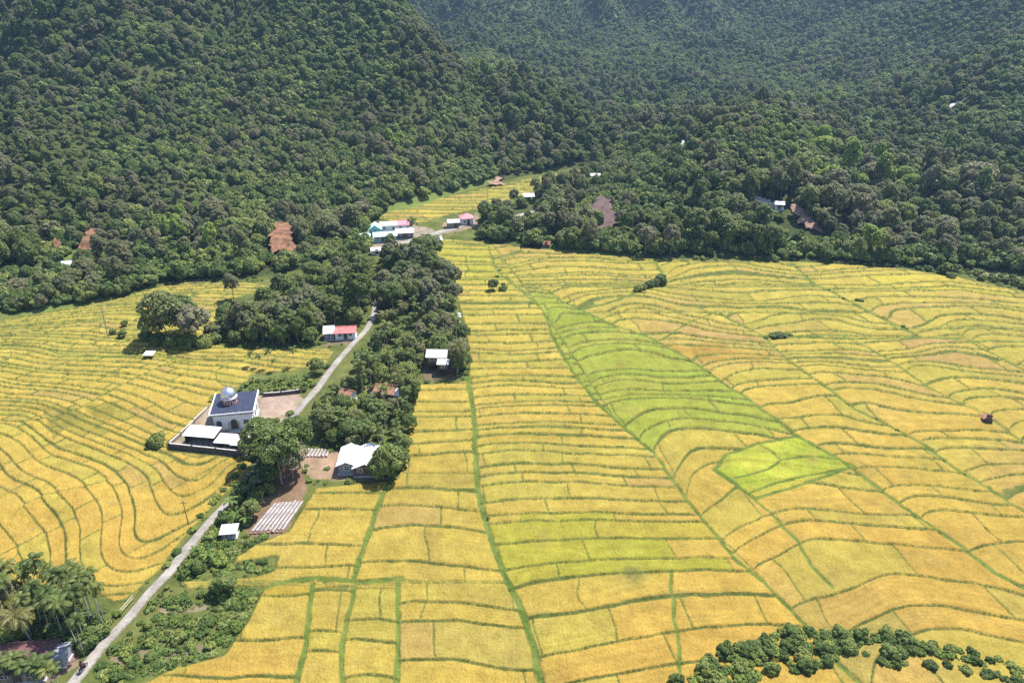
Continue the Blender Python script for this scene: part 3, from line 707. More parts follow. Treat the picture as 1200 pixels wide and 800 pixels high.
def proto_shrub(key, name, seed, height, rad, nl, nleaf, size, mat, gap=.3):
    rng = np.random.default_rng(seed); rd = random.Random(seed); lobes = []
    for i in range(nl):
        a = i * 2.4 + rd.random(); q = math.sqrt((i + .5) / nl) * rad * .6; r = rad * rd.uniform(.38, .55)
        lobes.append((q * math.cos(a), q * math.sin(a), max(r * .5, height - r - q * .5 - rd.random() * height * .3), r, r, r * min(1.1, height / rad * .55)))
    vs_, fs_ = leaf_cloud(rng, lobes, nleaf, size, -.8, gap, seed)
    fo = mesh_np('foliage', vs_, fs_, mat)
    b = MB()
    for L_ in lobes[:5]:
        b.tube([(0, 0, -.2), (L_[0] * .4, L_[1] * .4, L_[2] * .5), L_[:3]], [.06, .04, .015], 5)
    st = b.build('stem', M['bark'], None, True)
    PROTO[key] = dict(name=name, parts=[fo, st], used=False, h=height, r=rad)

proto_tree('round', 'broadleaf_tree', 1, 10.5, 4.3, 15, 6400, .34, M['leaf'], 1.15)
proto_tree('tall', 'broadleaf_tree', 2, 13.5, 3.5, 16, 6200, .34, M['leaf'], 1.65, tr=.17, gap=.75)
proto_tree('wide', 'broadleaf_tree', 3, 11.0, 5.0, 18, 7000, .36, M['leaf'], .95, gap=.8, lobe=(.26, .40))
proto_tree('small', 'broadleaf_tree', 4, 6.6, 3.0, 11, 3800, .3, M['leaf'], 1.1, tr=.11)
proto_tree('open', 'broadleaf_tree', 5, 13.0, 4.0, 13, 3600, .36, M['leaf'], 1.3, gap=.8, low=-.3, lobe=(.26, .40))
proto_tree('dark', 'broadleaf_tree', 6, 9.5, 4.0, 15, 7000, .28, M['leaf_dark'], 1.15)
proto_tree('grey', 'broadleaf_tree', 7, 12.5, 4.3, 18, 6800, .30, M['leaf_grey'], 1.3, gap=.8, lobe=(.26, .40))
proto_tree('pale', 'broadleaf_tree', 9, 5.6, 2.7, 10, 3600, .3, M['leaf_pale'], 1.0, tr=.1, gap=.6)
proto_tree('lace', 'broadleaf_tree', 8, 14.5, 5.2, 20, 7600, .28, M['leaf_dark'], 1.0, gap=.55, tr=.26, low=-.4, lobe=(.24, .38), theta=112)
proto_palm('areca', 'areca_palm', 11, 10.5, 12, 2.5, .11, 15, .85, .13, M['leaf_palm'], .5, 1.5)
proto_palm('areca_short', 'areca_palm', 12, 7.5, 11, 2.4, .11, 14, .8, .13, M['leaf_palm'], -.3, 1.5)
proto_palm('coco', 'coconut_palm', 13, 8.0, 19, 4.3, .2, 26, 1.0, .075, M['leaf_coco'], .8, 1.5)
proto_banana('banana', 21)
proto_shrub('shrub', 'shrub', 31, 2.0, 1.5, 7, 900, .2, M['leaf_shrub'])
proto_shrub('bush', 'bush', 32, 3.4, 2.1, 9, 1700, .22, M['leaf_dark'])
proto_shrub('weed', 'weed_clump', 33, .8, 1.1, 6, 260, .2, M['leaf_weed'], .5)
proto_shrub('pointed', 'bush', 34, 5.0, 2.2, 10, 2600, .2, M['leaf_dark'])

def plant(key, x, y, z, s=1., rz=None, label=None, cat='tree', group=None, sz=None):
    p = PROTO[key]
    r = empty(p['name'], (x, y, z), random.uniform(0, 6.28) if rz is None else rz, label, cat, group)
    r.scale = (s, s, s * (sz or random.uniform(.88, 1.12)))
    for o in p['parts']:
        c = o if not p['used'] else o.copy()
        if p['used']: COL.objects.link(c)
        c.parent = r
    p['used'] = True
    return r

# ------------------------------------------------------------------ buildings
BUILT = []          # (x, y, half width, half depth): kept clear of plants
LAND = []           # (x, y, phrase) landmarks used in the plants' descriptions
def keep(x, y, w, d, front=4.): BUILT.append((x, y, w / 2, d / 2, front))
def arch_poly(w, h, y, cx, z0, n=8, pointed=.25):
    pts_ = [(cx - w / 2, y, z0), (cx + w / 2, y, z0), (cx + w / 2, y, z0 + h * .6)]
    for k in range(1, n):
        a = math.pi * k / n
        pts_.append((cx + w / 2 * math.cos(a), y, z0 + h * .6 + h * .4 * math.sin(a) ** .8))
    pts_.append((cx - w / 2, y, z0 + h * .6)); return pts_
def xf(o, side, w, d):
    """turn an opening made on the front face (y=0) onto a side of a w x d block"""
    if side == 'front': o.location = (0, -d / 2, 0)
    elif side == 'back': o.location = (0, d / 2, 0); o.rotation_euler = (0, 0, math.pi)
    elif side == 'left': o.location = (-w / 2, 0, 0); o.rotation_euler = (0, 0, -math.pi / 2)
    else: o.location = (w / 2, 0, 0); o.rotation_euler = (0, 0, math.pi / 2)
def opening(root, side, w, d, cx, z0, ow, oh, kind='window', arch=False, off=(0, 0), fm='trim', pm='glass'):
    pf = arch_poly(ow + .24, oh + .14, -.05, cx, z0 - .06) if arch else [(cx - ow/2 - .1, -.05, z0 - .1), (cx + ow/2 + .1, -.05, z0 - .1), (cx + ow/2 + .1, -.05, z0 + oh + .1), (cx - ow/2 - .1, -.05, z0 + oh + .1)]
    pp = arch_poly(ow, oh, -.075, cx, z0) if arch else [(cx - ow/2, -.075, z0), (cx + ow/2, -.075, z0), (cx + ow/2, -.075, z0 + oh), (cx - ow/2, -.075, z0 + oh)]
    a = MB().extr(pf, (0, .045, 0)).build('frame' if kind == 'window' else 'door_frame', M[fm], None)
    b = MB().extr(pp, (0, .02, 0)).build('pane' if kind == 'window' else 'door_leaf', M[pm], None)
    if kind == 'window':
        m = MB(); m.box((cx, -.085, z0 + oh / 2), (.05, .02, oh * .96)); m.box((cx, -.085, z0 + oh * .55), (ow, .02, .05))
        g = m.build('glazing_bar', M[fm], None)
    else:
        g = MB().box((cx + ow * .35, -.09, z0 + oh * .45), (.05, .04, .14)).build('handle', M['chrome'], None)
    a.name = kind; a.parent = root; b.parent = a; g.parent = a
    xf(a, side, w, d); a.location.x += off[0]; a.location.y += off[1]
    return a
def volume(root, cx, cy, w, d, wh, rise, ridge, ov, z0, wm, rm, hip=False, names=('wall', 'roof')):
    a, b = w / 2, d / 2
    m = MB()
    if ridge == 'y':
        prof = [(-a, z0), (a, z0), (a, z0 + wh), (0, z0 + wh + rise), (-a, z0 + wh)]
        m.extr([(cx + x, cy - b, z) for x, z in prof], (0, d, 0))
    elif hip or ridge == 'hip':
        m.box((cx, cy, z0 + wh / 2), (w, d, wh))
    else:
        prof = [(-b, z0), (b, z0), (b, z0 + wh), (0, z0 + wh + rise), (-b, z0 + wh)]
        m.extr([(cx - a, cy + y, z) for y, z in prof], (w, 0, 0))
    wl = m.build(names[0], M[wm], root)
    r = MB(); t = .08; g = .03
    if ridge == 'y':
        sl = rise / a
        for sg in (-1, 1):
            pr = [(0, z0 + wh + rise + g), (sg * (a + ov), z0 + wh - sl * ov + g), (sg * (a + ov), z0 + wh - sl * ov + g + t), (0, z0 + wh + rise + g + t)]
            r.extr([(cx + x + sg * .002, cy - b - ov, z) for x, z in pr], (0, d + 2 * ov, 0))
        cap = MB().box((cx, cy, z0 + wh + rise + g + t + .02), (.3, d + 2 * ov + .04, .05))
    elif ridge == 'hip':
        A, B = a + ov, b + ov; k = max(0, A - B); ze = z0 + wh; zt = z0 + wh + rise
        q = [(cx - A, cy - B, ze), (cx + A, cy - B, ze), (cx + A, cy + B, ze), (cx - A, cy + B, ze), (cx - k - .1, cy, zt), (cx + k + .1, cy, zt)]
        r.add(q, [(0, 1, 5, 4), (2, 3, 4, 5), (1, 2, 5), (3, 0, 4), (3, 2, 1, 0)])
        cap = MB().box((cx, cy, zt), (2 * k + .4, .25, .07))
    else:
        sl = rise / b
        for sg in (-1, 1):
            pr = [(0, z0 + wh + rise + g), (sg * (b + ov), z0 + wh - sl * ov + g), (sg * (b + ov), z0 + wh - sl * ov + g + t), (0, z0 + wh + rise + g + t)]
            r.extr([(cx - a - ov, cy + y + sg * .002, z) for y, z in pr], (w + 2 * ov, 0, 0))
        cap = MB().box((cx, cy, z0 + wh + rise + g + t + .02), (w + 2 * ov + .04, .3, .05))
    rf = r.build(names[1], M[rm], root)
    cap.build('ridge_cap', M[rm], rf)
    return wl, rf
def at_px(u, v): 
    x, y = G(u, v); return float(x), float(y), float(plane(y))

# --- mosque
def mosque():
    x0, y0, z0 = at_px(253, 507); x1, y1, _ = at_px(298, 502.5)
    W_ = math.hypot(x1 - x0, y1 - y0); rz = math.atan2(y1 - y0, x1 - x0); D_ = 7.6
    c = Vector(((x0 + x1) / 2, (y0 + y1) / 2, 0)) + Matrix.Rotation(rz, 3, 'Z') @ Vector((0, D_ / 2, 0))
    root = empty('mosque', (c.x, c.y, plane(c.y) - .1), rz, 'white mosque with dark blue roof and a silver dome on a striped drum', 'mosque')
    wh = 4.0
    MB().box((0, 0, .2), (W_ + .5, D_ + .5, .75)).build('plinth', M['concrete'], root)
    MB().box((0, 0, wh / 2 + .3), (W_, D_, wh)).build('wall', M['white_wall'], root)
    top = wh + .3
    MB().box((0, 0, top + .12), (W_ + 1.1, D_ + 1.1, .24)).build('eave_slab', M['dark_wall'], root)
    MB().box((0, 0, top + .29), (W_ + 1.2, D_ + 1.2, .1)).build('cornice', M['trim'], root)
    m = MB().extr([(-W_/2 - .42, -D_/2 - .42, top + .36), (W_/2 + .42, -D_/2 - .42, top + .36), (W_/2 + .42, D_/2 + .42, top + .95), (-W_/2 - .42, D_/2 + .42, top + .95)], (0, 0, .06))
    m.build('roof', M['solar'], root)
    p = MB()
    for sx in (-1, 1):
        p.extr([(sx * (W_/2 + .5), -D_/2 - .58, top + .34), (sx * (W_/2 + .5), D_/2 + .58, top + .34), (sx * (W_/2 + .5), D_/2 + .58, top + 1.25), (sx * (W_/2 + .5), -D_/2 - .58, top + .62)], (.14 * sx, 0, 0))
    p.box((0, D_/2 + .5, top + .62), (W_ + .98, .14, .5))
    p.build('parapet', M['trim'], root)
    MB().box((0, -D_/2 - .5, top + .42), (W_ + .96, .12, .16)).build('gutter', M['trim'], root)
    dx, dy, db = -1.0, .5, top + .45
    drum = MB().lathe([(1.62, 0), (1.62, .35), (1.5, .36), (1.5, 1.25), (1.72, 1.26), (1.72, 1.5)], (dx, dy, db), 16).build('drum', M['brick'], root)
    for k in range(8):
        a = 2 * math.pi * (k + .5) / 8
        pn = MB().extr(arch_poly(.72, .78, 0, 0, 0), (0, .03, 0)).build('arch_panel', M['trim'], drum)
        pn.location = (dx + 1.52 * math.sin(a), dy - 1.52 * math.cos(a), db + .4); pn.rotation_euler = (0, 0, a)
        q = MB().extr(arch_poly(.4, .55, -.02, 0, .06), (0, .015, 0)).build('louvre', M['glass'], drum)
        q.location = pn.location; q.rotation_euler = pn.rotation_euler
    MB().lathe([(1.76, 1.5), (1.76, 1.64), (1.6, 1.65), (1.6, 1.72)], (dx, dy, db), 24).build('ring', M['trim'], drum)
    prof = []
    for i in range(15):
        t = i / 14; a = -.35 + t * (math.pi / 2 + .35)
        prof.append((max(.04, 1.62 * math.cos(a) / math.cos(.0)), 2.25 + 1.5 * math.sin(a) + .12 * max(0, t - .8) * 5))
    dm = MB().lathe(prof, (dx, dy, db), 28).build('dome', M['silver'], root, True)
    MB().lathe([(.1, 3.8), (.03, 3.95), (.12, 4.08), (.03, 4.2), (.09, 4.3), (.02, 4.4), (.01, 4.75)], (dx, dy, db), 8).build('finial', M['chrome'], dm)
    for cx, ar in ((-W_ * .37, True), (W_ * .02 - .05, 'd'), (W_ * .33, False)):
        if ar == 'd': 
            opening(root, 'front', W_, D_, cx, .62, 1.35, 2.3, 'door', True, pm='dark_wood', fm='grey_wall')
            for sx in (-1, 1): MB().box((cx + sx * 1.0, -D_/2 - .12, 1.45), (.16, .2, 1.9)).build('pilaster', M['grey_wall'], root)
            MB().box((cx, -D_/2 - .75, .3), (2.4, 1.0, .3)).build('step', M['concrete'], root)
        else: opening(root, 'front', W_, D_, cx, 1.5, .95, 1.3 if ar else 1.05, 'window', bool(ar), fm='grey_wall')
    for sd in ('left', 'right'):
        for cx in (-2.3, 0, 2.3): opening(root, sd, W_, D_, cx, 1.5, .95, 1.3, 'window', True, fm='grey_wall')
    keep(c.x, c.y, W_ + 2, D_ + 2, 9); LAND.append((c.x, c.y, 'the domed mosque'))
    return c, rz, W_, D_
MOSQ = mosque()

def shed(name, label, p0, p1, depth, hb, hf, wm, rm, cat='shed', backwall=True, nposts=4, ov=.3):
    """open lean-to: p0, p1 are the front corners on the ground, roof falls to the front"""
    x0, y0, _ = at_px(*p0); x1, y1, _ = at_px(*p1)
    w = math.hypot(x1 - x0, y1 - y0); rz = math.atan2(y1 - y0, x1 - x0)
    c = Vector(((x0 + x1) / 2, (y0 + y1) / 2, 0)) + Matrix.Rotation(rz, 3, 'Z') @ Vector((0, depth / 2, 0))
    root = empty(name, (c.x, c.y, plane(c.y)), rz, label, cat)
    a, b = w / 2, depth / 2
    MB().extr([(-a - ov, -b - ov, hf), (a + ov, -b - ov, hf), (a + ov, b + ov, hb), (-a - ov, b + ov, hb)], (0, 0, .07)).build('roof', M[rm], root)
    for i in range(nposts):
        xx = -a + .08 + (w - .16) * i / (nposts - 1)
        MB().box((xx, -b + .06, hf / 2 - .1), (.1, .1, hf + .15)).build('post', M['dark_wood'], root)
    if backwall:
        MB().box((0, b - .1, hb / 2 - .2), (w, .1, hb + .1)).build('back_wall', M[wm], root)
        for sx in (-1, 1): MB().extr([(sx * (a - .05), -b + .15, -.2), (sx * (a - .05), b - .16, -.2), (sx * (a - .05), b - .16, hb - .05), (sx * (a - .05), -b + .15, hf - .05)], (.06 * sx, 0, 0)).build('side_wall', M[wm], root)
    MB().box((0, 0, -.02), (w + .3, depth + .3, .16)).build('floor_slab', M['concrete'], root)
    keep(c.x, c.y, w + 1, depth + 1, 5); LAND.append((c.x, c.y, {'long_shed': 'the long mosque shed', 'short_shed': 'the short mosque shed', 'low_shed': 'the low mosque lean-to', 'garden_shed': 'the garden shelter', 'field_shelter': 'the tiny field shelter'}[name]))
    return root
shed('long_shed', 'long white roofed shed with dark open side in front of the mosque', (218,521), (252,524), 3.0, 2.9, 2.4, 'dark_wall', 'zinc', nposts=6)
shed('short_shed', 'short white roofed shed beside the longer mosque shed', (254,526.5), (272,528), 2.6, 2.2, 1.8, 'grey_wall', 'zinc')
shed('low_shed', 'low white lean-to nearest the big tree by the mosque', (273,529), (288,530), 2.6, 2.0, 1.7, 'grey_wall', 'zinc_old')
shed('garden_shed', 'small white roofed shelter beside the vegetable beds', (260,632), (277,630.5), 1.9, 1.5, 1.2, 'dark_wood', 'zinc_old', backwall=False)
shed('field_shelter', 'tiny white roofed shelter out in the left rice field', (170,421), (179,421), 1.6, 1.5, 1.2, 'dark_wood', 'zinc', backwall=False, nposts=3)

def wall_run(name, label, pix, h, t, mat, cat='wall'):
    p = [at_px(*q) for q in pix]; cx = sum(q[0] for q in p) / len(p); cy = sum(q[1] for q in p) / len(p)
    root = empty(name, (cx, cy, plane(cy)), 0, label, cat); m = MB(); cp = MB()
    for i in range(len(p) - 1):
        a, b = Vector(p[i]), Vector(p[i + 1]); L = (b - a).length; mid = (a + b) / 2; rz = math.atan2(b.y - a.y, b.x - a.x)
        c = (mid.x - cx, mid.y - cy, mid.z - plane(cy) + h / 2 - .2)
        m.box(c, (L - t * .5, t, h + .4), rz); cp.box((c[0], c[1], mid.z - plane(cy) + h + .04), (L, t + .12, .08), rz)
    for i, a in enumerate(p):
        q = MB().box((a[0] - cx, a[1] - cy, a[2] - plane(cy) + h / 2), (t + .16, t + .16, h + .36)).build('pillar', M[mat], root)
    m.build('wall_panel', M[mat], root); cp.build('coping', M['concrete'], root)
    return root
wall_run('compound_wall', 'dark block wall along the front of the mosque yard', [(199,525),(226,528),(254,531),(281,534)], 1.25, .2, 'dark_wall')  # front run uses the dark block material, the side run the brown one
wall_run('compound_wall', 'brown block wall running up the left side of the mosque yard', [(198,523),(212,510),(228,495),(244,479)], 0.7, .18, 'brown_wall')
wall_run('compound_wall', 'low dark wall between the green crop patch and the mosque yard', [(309,464.5),(330,463),(352,460)], .9, .2, 'dark_wall')

# --- houses. front face centre in photo pixels
def house(name, label, u, v, rz, vols, ops=(), cat='house', stilts=0., front=5., land=None, plinth='concrete'):
    x, y, z = at_px(u, v)
    dmax = max(vv[3] for vv in vols)
    c = Vector((x, y, 0)) + Matrix.Rotation(rz, 3, 'Z') @ Vector((0, dmax / 2, 0))
    root = empty(name, (c.x, c.y, float(plane(c.y))), rz, label, cat)
    W_ = 0
    for (cx, cy, w, d, wh, rise, ridge, ov, wm, rm) in vols:
        volume(root, cx, cy, w, d, wh, rise, ridge, ov, .18 + stilts, wm, rm); W_ = max(W_, abs(cx) * 2 + w)
        if stilts:
            for sx in (-1, 0, 1):
                for sy in (-1, 0, 1): MB().box((cx + sx * (w / 2 - .2), cy + sy * (d / 2 - .2), stilts / 2), (.16, .16, stilts + .4)).build('stilt', M['dark_wood'], root)
            MB().box((cx, cy, stilts + .08), (w + .3, d + .3, .16)).build('floor', M['dark_wood'], root)
        else: MB().box((cx, cy, .05), (w + .4, d + .4, .3)).build('plinth', M[plinth], root)
    for (vi, side, ox, oz, ow, oh, kd) in ops:
        vv = vols[vi]; opening(root, side, vv[2], vv[3], ox, .18 + stilts + oz, ow, oh, kd, False, (vv[0], vv[1]), 'trim' if kd == 'window' else 'dark_wood', 'glass' if kd == 'window' else 'plank')
    keep(c.x, c.y, W_ + 1.5, dmax + 1.5, front); LAND.append((c.x, c.y, land or 'the ' + label.split(' with')[0].split(' beside')[0]))
    return root
wd = lambda vi, side, ox, oz=.9, ow=.9, oh=.9: (vi, side, ox, oz, ow, oh, 'window')
dr = lambda vi, side, ox: (vi, side, ox, 0.02, .9, 1.95, 'door')
house('farm_house', 'white zinc roofed house with two dark gables facing the rice field', 420, 559, R(3),
      [(-2.3, .5, 3.4, 6.2, 2.1, .75, 'y', .4, 'blue_plank', 'zinc_y'), (1.5, 0, 4.4, 7.0, 2.0, .9, 'y', .4, 'plank', 'zinc_y')],
      [wd(0, 'front', 0), wd(1, 'front', -1.1), dr(1, 'front', .7), wd(1, 'right', -1.5), wd(1, 'right', 1.5), wd(0, 'left', 0)], front=8, land='the house with two dark gables')
house('stilt_house', 'brown stilt house with stepped white roofs at the field corner', 514, 437, R(-2),
      [(-.6, 1.4, 4.6, 3.6, 2.2, .9, 'x', .4, 'plank', 'zinc'), (1.3, -1.6, 2.4, 2.6, 1.4, .5, 'x', .3, 'plank', 'zinc')],
      [wd(0, 'front', -1.3), wd(1, 'front', 0, .4, .8, .7), wd(0, 'left', 0), wd(0, 'front', .1)], stilts=1.5, front=8, land='the brown stilt house')
house('field_hut', 'small white roofed hut at the edge of the right field', 534, 378, R(5), [(0, 0, 2.2, 2.2, 1.6, .7, 'hip', .5, 'plank', 'zinc')], [dr(0, 'front', 0)], 'hut', front=6, land='the small field edge hut')
house('long_house', 'long low house with red roof and one white zinc end', 400, 398.5, R(8),
      [(1.2, 0, 5.4, 4.0, 2.0, .9, 'x', .4, 'white_wall', 'red_roof'), (-3.2, .1, 2.6, 3.6, 2.0, 1.2, 'x', .3, 'blue_plank', 'zinc')],
      [wd(0, 'front', -1.4), dr(0, 'front', 0), wd(0, 'front', 1.4), wd(1, 'front', 0)], front=9, land='the long red roofed house')
house('garden_house', 'rust roofed house half hidden among garden trees', 450, 470, R(-12),
      [(0, 0, 4.6, 4.2, 2.0, 1.0, 'x', .4, 'plank', 'rust'), (3.2, -.4, 1.8, 3.2, 1.8, .6, 'x', .25, 'blue_plank', 'zinc')],
      [wd(0, 'front', -1.2), dr(0, 'front', .8), wd(1, 'front', 0, .8, .6, .6)], front=2.5, land='the rust roofed house')
house('grove_house', 'maroon roofed house under the palms at the photo corner', 22, 800, R(6), [(0, 0, 7.0, 5.0, 2.1, 1.1, 'x', .5, 'brown_wall', 'maroon_roof'), (4.5, .8, 1.6, 2.6, 1.8, .5, 'x', .2, 'blue_plank', 'blue_plank')], [wd(0, 'front', -1.6), dr(0, 'front', 0), wd(0, 'front', 1.8)], front=1.5, land='the maroon roofed house')
house('garden_house', 'little pink washed house behind the roadside trees', 404, 473, R(-20), [(0, 0, 2.8, 3.0, 1.9, .8, 'x', .3, 'white_wall', 'rust')], [dr(0, 'front', 0)], front=2.5, land='the little pink house')
# hamlet up the road
house('hamlet_house', 'teal house with pale hipped roof, first on the hamlet road', 428, 285, R(10), [(0, 0, 3.6, 3.6, 2.3, 1.1, 'hip', .4, 'teal_wall', 'teal_roof')], [wd(0, 'front', -.8), dr(0, 'front', .7)], front=11, land='the teal hipped house')
house('hamlet_house', 'blue gabled house behind the teal one in the hamlet', 440, 277, R(10), [(0, 0, 4.6, 5.0, 2.6, 1.5, 'y', .4, 'teal_wall', 'teal_roof')], [wd(0, 'front', -1.2), wd(0, 'front', 1.2), dr(0, 'front', 0)], front=9, land='the blue gabled house')
house('hamlet_shop', 'long pale teal roofed shop facing the hamlet road', 452, 284, R(12), [(0, 0, 8.2, 4.5, 2.3, .9, 'x', .5, 'teal_wall', 'teal_roof')], [wd(0, 'front', -2.8), dr(0, 'front', -1), wd(0, 'front', .8), dr(0, 'front', 2.6)], 'shop', front=11, land='the long teal shop')
house('hamlet_house', 'white zinc roofed house between the pink roof and the road', 475, 280, R(12), [(0, 0, 6.0, 4.6, 2.3, .9, 'x', .5, 'dark_wall', 'zinc')], [wd(0, 'front', -1.6), dr(0, 'front', 0), wd(0, 'front', 1.6)], front=10, land='the white zinc hamlet house')
house('hamlet_house', 'pink roofed house at the back of the hamlet', 474, 271, R(8), [(0, 0, 5.2, 4.4, 2.6, 1.0, 'x', .5, 'white_wall', 'pink_roof')], [wd(0, 'front', -1.4), wd(0, 'front', 1.4)], front=8, land='the pink hamlet house')
house('hamlet_house', 'pale roofed long house backing onto the upper rice terrace', 456, 272, R(8), [(0, 0, 6.4, 4.0, 2.6, .8, 'x', .4, 'white_wall', 'zinc')], [wd(0, 'front', -1.8), wd(0, 'front', 1.8)], front=8, land='the pale long hamlet house')
house('roadside_barn', 'dark barn with a flat white roof between road and field', 509, 290, R(14), [(0, 0, 5.4, 4.0, 2.6, .5, 'x', .5, 'plank', 'zinc')], [dr(0, 'front', -1), wd(0, 'front', 1.2), wd(0, 'right', 0)], 'barn', front=8, land='the dark roadside barn')
house('hamlet_house', 'grey roofed house beside the red roofed one up the road', 532, 268, R(14), [(0, 0, 4.4, 3.8, 2.3, .9, 'x', .4, 'brown_wall', 'zinc_old')], [wd(0, 'front', -1), dr(0, 'front', .7)], front=9, land='the grey roofed hamlet house')
house('hamlet_house', 'pink red roofed house last along the hamlet road', 548, 264, R(14), [(0, 0, 4.6, 4.6, 2.6, 1.6, 'hip', .5, 'white_wall', 'pink_roof')], [wd(0, 'front', -1.2), dr(0, 'front', .4)], front=10, land='the pink red roofed house')
house('hamlet_hut', 'small white hut below the hamlet road', 441, 299, R(10), [(0, 0, 3.2, 2.6, 1.6, .6, 'x', .3, 'white_wall', 'zinc')], [dr(0, 'front', .3)], 'hut', front=8, land='the small white hamlet hut')
house('terrace_hut', 'small brown hut at the far edge of the right field', 640, 290.5, R(-5), [(0, 0, 2.6, 2.2, 1.3, .8, 'x', .35, 'plank', 'rust')], [dr(0, 'front', 0)], 'hut', front=6, land='the small brown field edge hut')
house('watch_hut', 'lone brown hut out in the right rice field', 1157, 496, R(-20), [(0, 0, 1.7, 1.6, .9, .6, 'y', .25, 'plank', 'rust')], [dr(0, 'front', 0)], 'hut', front=3, land='the lone field hut')
def hill_house(name, label, u, v, rz, w, d, wh, rise, wm, rm, ridge='x', cat='house', land=None):
    x, y, z = ray_terrain(u, v)
    root = empty(name, (x, y, z), rz, label, cat)
    volume(root, 0, 0, w, d, wh, rise, ridge, .35, .5, wm, rm)
    MB().box((0, 0, -.3), (w + .3, d + .3, 1.6)).build('plinth', M['concrete'], root)
    for ox in (-w * .27, w * .27): opening(root, 'front', w, d, ox, 1.2, .8, .8, 'window')
    opening(root, 'front', w, d, 0, .55, .85, 1.8, 'door', pm='plank', fm='dark_wood')
    keep(x, y, w + 2, d + 2, 13); LAND.append((x, y, land or 'the ' + label.split(' with')[0]))
hill_house('forest_hut', 'white roofed hut in the forest above the left field', 84, 317, R(15), 4.0, 3.0, 1.9, .8, 'plank', 'zinc', cat='hut', land='the white forest hut')
hill_house('hillside_house', 'white roofed house on the small ridge above the right field', 912, 246, R(-10), 3.2, 3.2, 1.9, .8, 'white_wall', 'zinc', land='the white ridge house')
hill_house('hillside_house', 'white zinc roofed house among trees behind the hamlet', 619, 236, R(6), 4.6, 3.6, 2.1, .9, 'grey_wall', 'zinc', land='the white house behind the hamlet')
hill_house('hillside_house', 'grey white house under trees beside the brown bank', 667, 243, R(-8), 4.2, 3.8, 2.1, 1.0, 'white_wall', 'zinc_old', land='the house by the brown bank')
hill_house('hillside_house', 'pale roofed house nearest the top of the upper terrace', 697, 212, R(4), 4.6, 3.6, 2.1, .9, 'white_wall', 'zinc', land='the pale house above the terrace')

# --- bare slopes and forest tracks
CLEAR = []
def slope_patch(name, pix, mat, lift=.35, front=12, rise=0.):
    pg = [ray_terrain(u, v) for u, v in pix]; poly = [(p[0], p[1]) for p in pg]
    xs = [p[0] for p in poly]; ys = [p[1] for p in poly]; st = .8
    gx2 = np.arange(min(xs) - 1, max(xs) + 1, st); gy2 = np.arange(min(ys) - 1, max(ys) + 1, st)
    A, B = np.meshgrid(gx2, gy2); m = inpoly(A + (fbm(A / 3, B / 3, 5, 2) - .5) * 5, B + (fbm(A / 3, B / 3, 6, 2) - .5) * 5, poly) if mat != 'scar_pale' else inpoly(A + (vnoise(A / 2, B / 2, 5) - .5) * 2, B + (vnoise(A / 2, B / 2, 6) - .5) * 2, poly)
    z = hill(A, B) + rise * sstep(min(ys), max(ys), B) + lift + (fbm(A / 2.5, B / 2.5, 8, 3) - .5) * .9
    ii = np.arange(A.size).reshape(A.shape); q = np.stack([ii[:-1, :-1], ii[:-1, 1:], ii[1:, 1:], ii[1:, :-1]], -1).reshape(-1, 4)
    q = q[m.ravel()[q].sum(1) >= 3]
    tag(mesh_np(name, np.stack([A, B, z], -1).reshape(-1, 3), q, M[mat], None, True), kind='structure')
    CLEAR.append((poly, front))
slope_patch('landslide_scar', [(317,299),(318,285),(325,280),(332,285),(340,279),(347,287),(345,298),(338,305),(329,299)], 'scar', .7, 30, 6.)
slope_patch('landslide_scar', [(92,302),(99,293),(113,287),(122,293),(111,300),(101,305)], 'scar', .7, 34, 6.)
slope_patch('landslide_scar', [(62,298),(68,292),(78,294),(76,302)], 'scar', .7, 30, 4.)
slope_patch('bare_slope', [(692,268),(694,250),(704,241),(714,244),(722,258),(720,272),(704,276)], 'scar_dark', .6, 22, 4.)
slope_patch('gravel_scar', [(795,190),(795,182),(797,170),(800,171),(803,178),(802,186),(798,191)], 'scar_pale', .6, 34, 2.5)
slope_patch('bare_slope', [(918,250),(930,252),(946,258),(960,268),(966,276),(952,274),(938,264),(924,256)], 'soil', .7, 30, 3.)
slope_patch('hillside_track', [(875,233.5),(888,236.5),(903,240),(914,244),(913,250),(900,247),(887,243),(875,239)], 'scar_pale', .6, 34, 2.)
slope_patch('bare_slope', [(574,218),(580,205),(590,208),(588,218)], 'soil', .5, 12)
slope_patch('hillside_track', [(1097,132),(1112,125),(1130,118.5),(1129,123),(1112,130)], 'scar_pale', .6, 34, 1.)
ribbon('forest_track', [(194,313),(206,312),(222,310.5),(231,310)], 3.2, M['road'], .5, True); CLEAR.append(([tuple(ray_terrain(u, v)[:2]) for u, v in [(190,316),(194,309),(234,306),(236,312)]], 14))
ribbon('hill_track', [(588,258),(600,256),(615,252),(628,248)], 3.0, M['road'], .5, True); CLEAR.append(([tuple(ray_terrain(u, v)[:2]) for u, v in [(585,262),(587,252),(630,243),(632,252)]], 9))

_p = ray_terrain(331, 296); BUILT.append((_p[0], _p[1], 7, 6, 26)); _p = ray_terrain(107, 298); BUILT.append((_p[0], _p[1], 6, 5, 20))
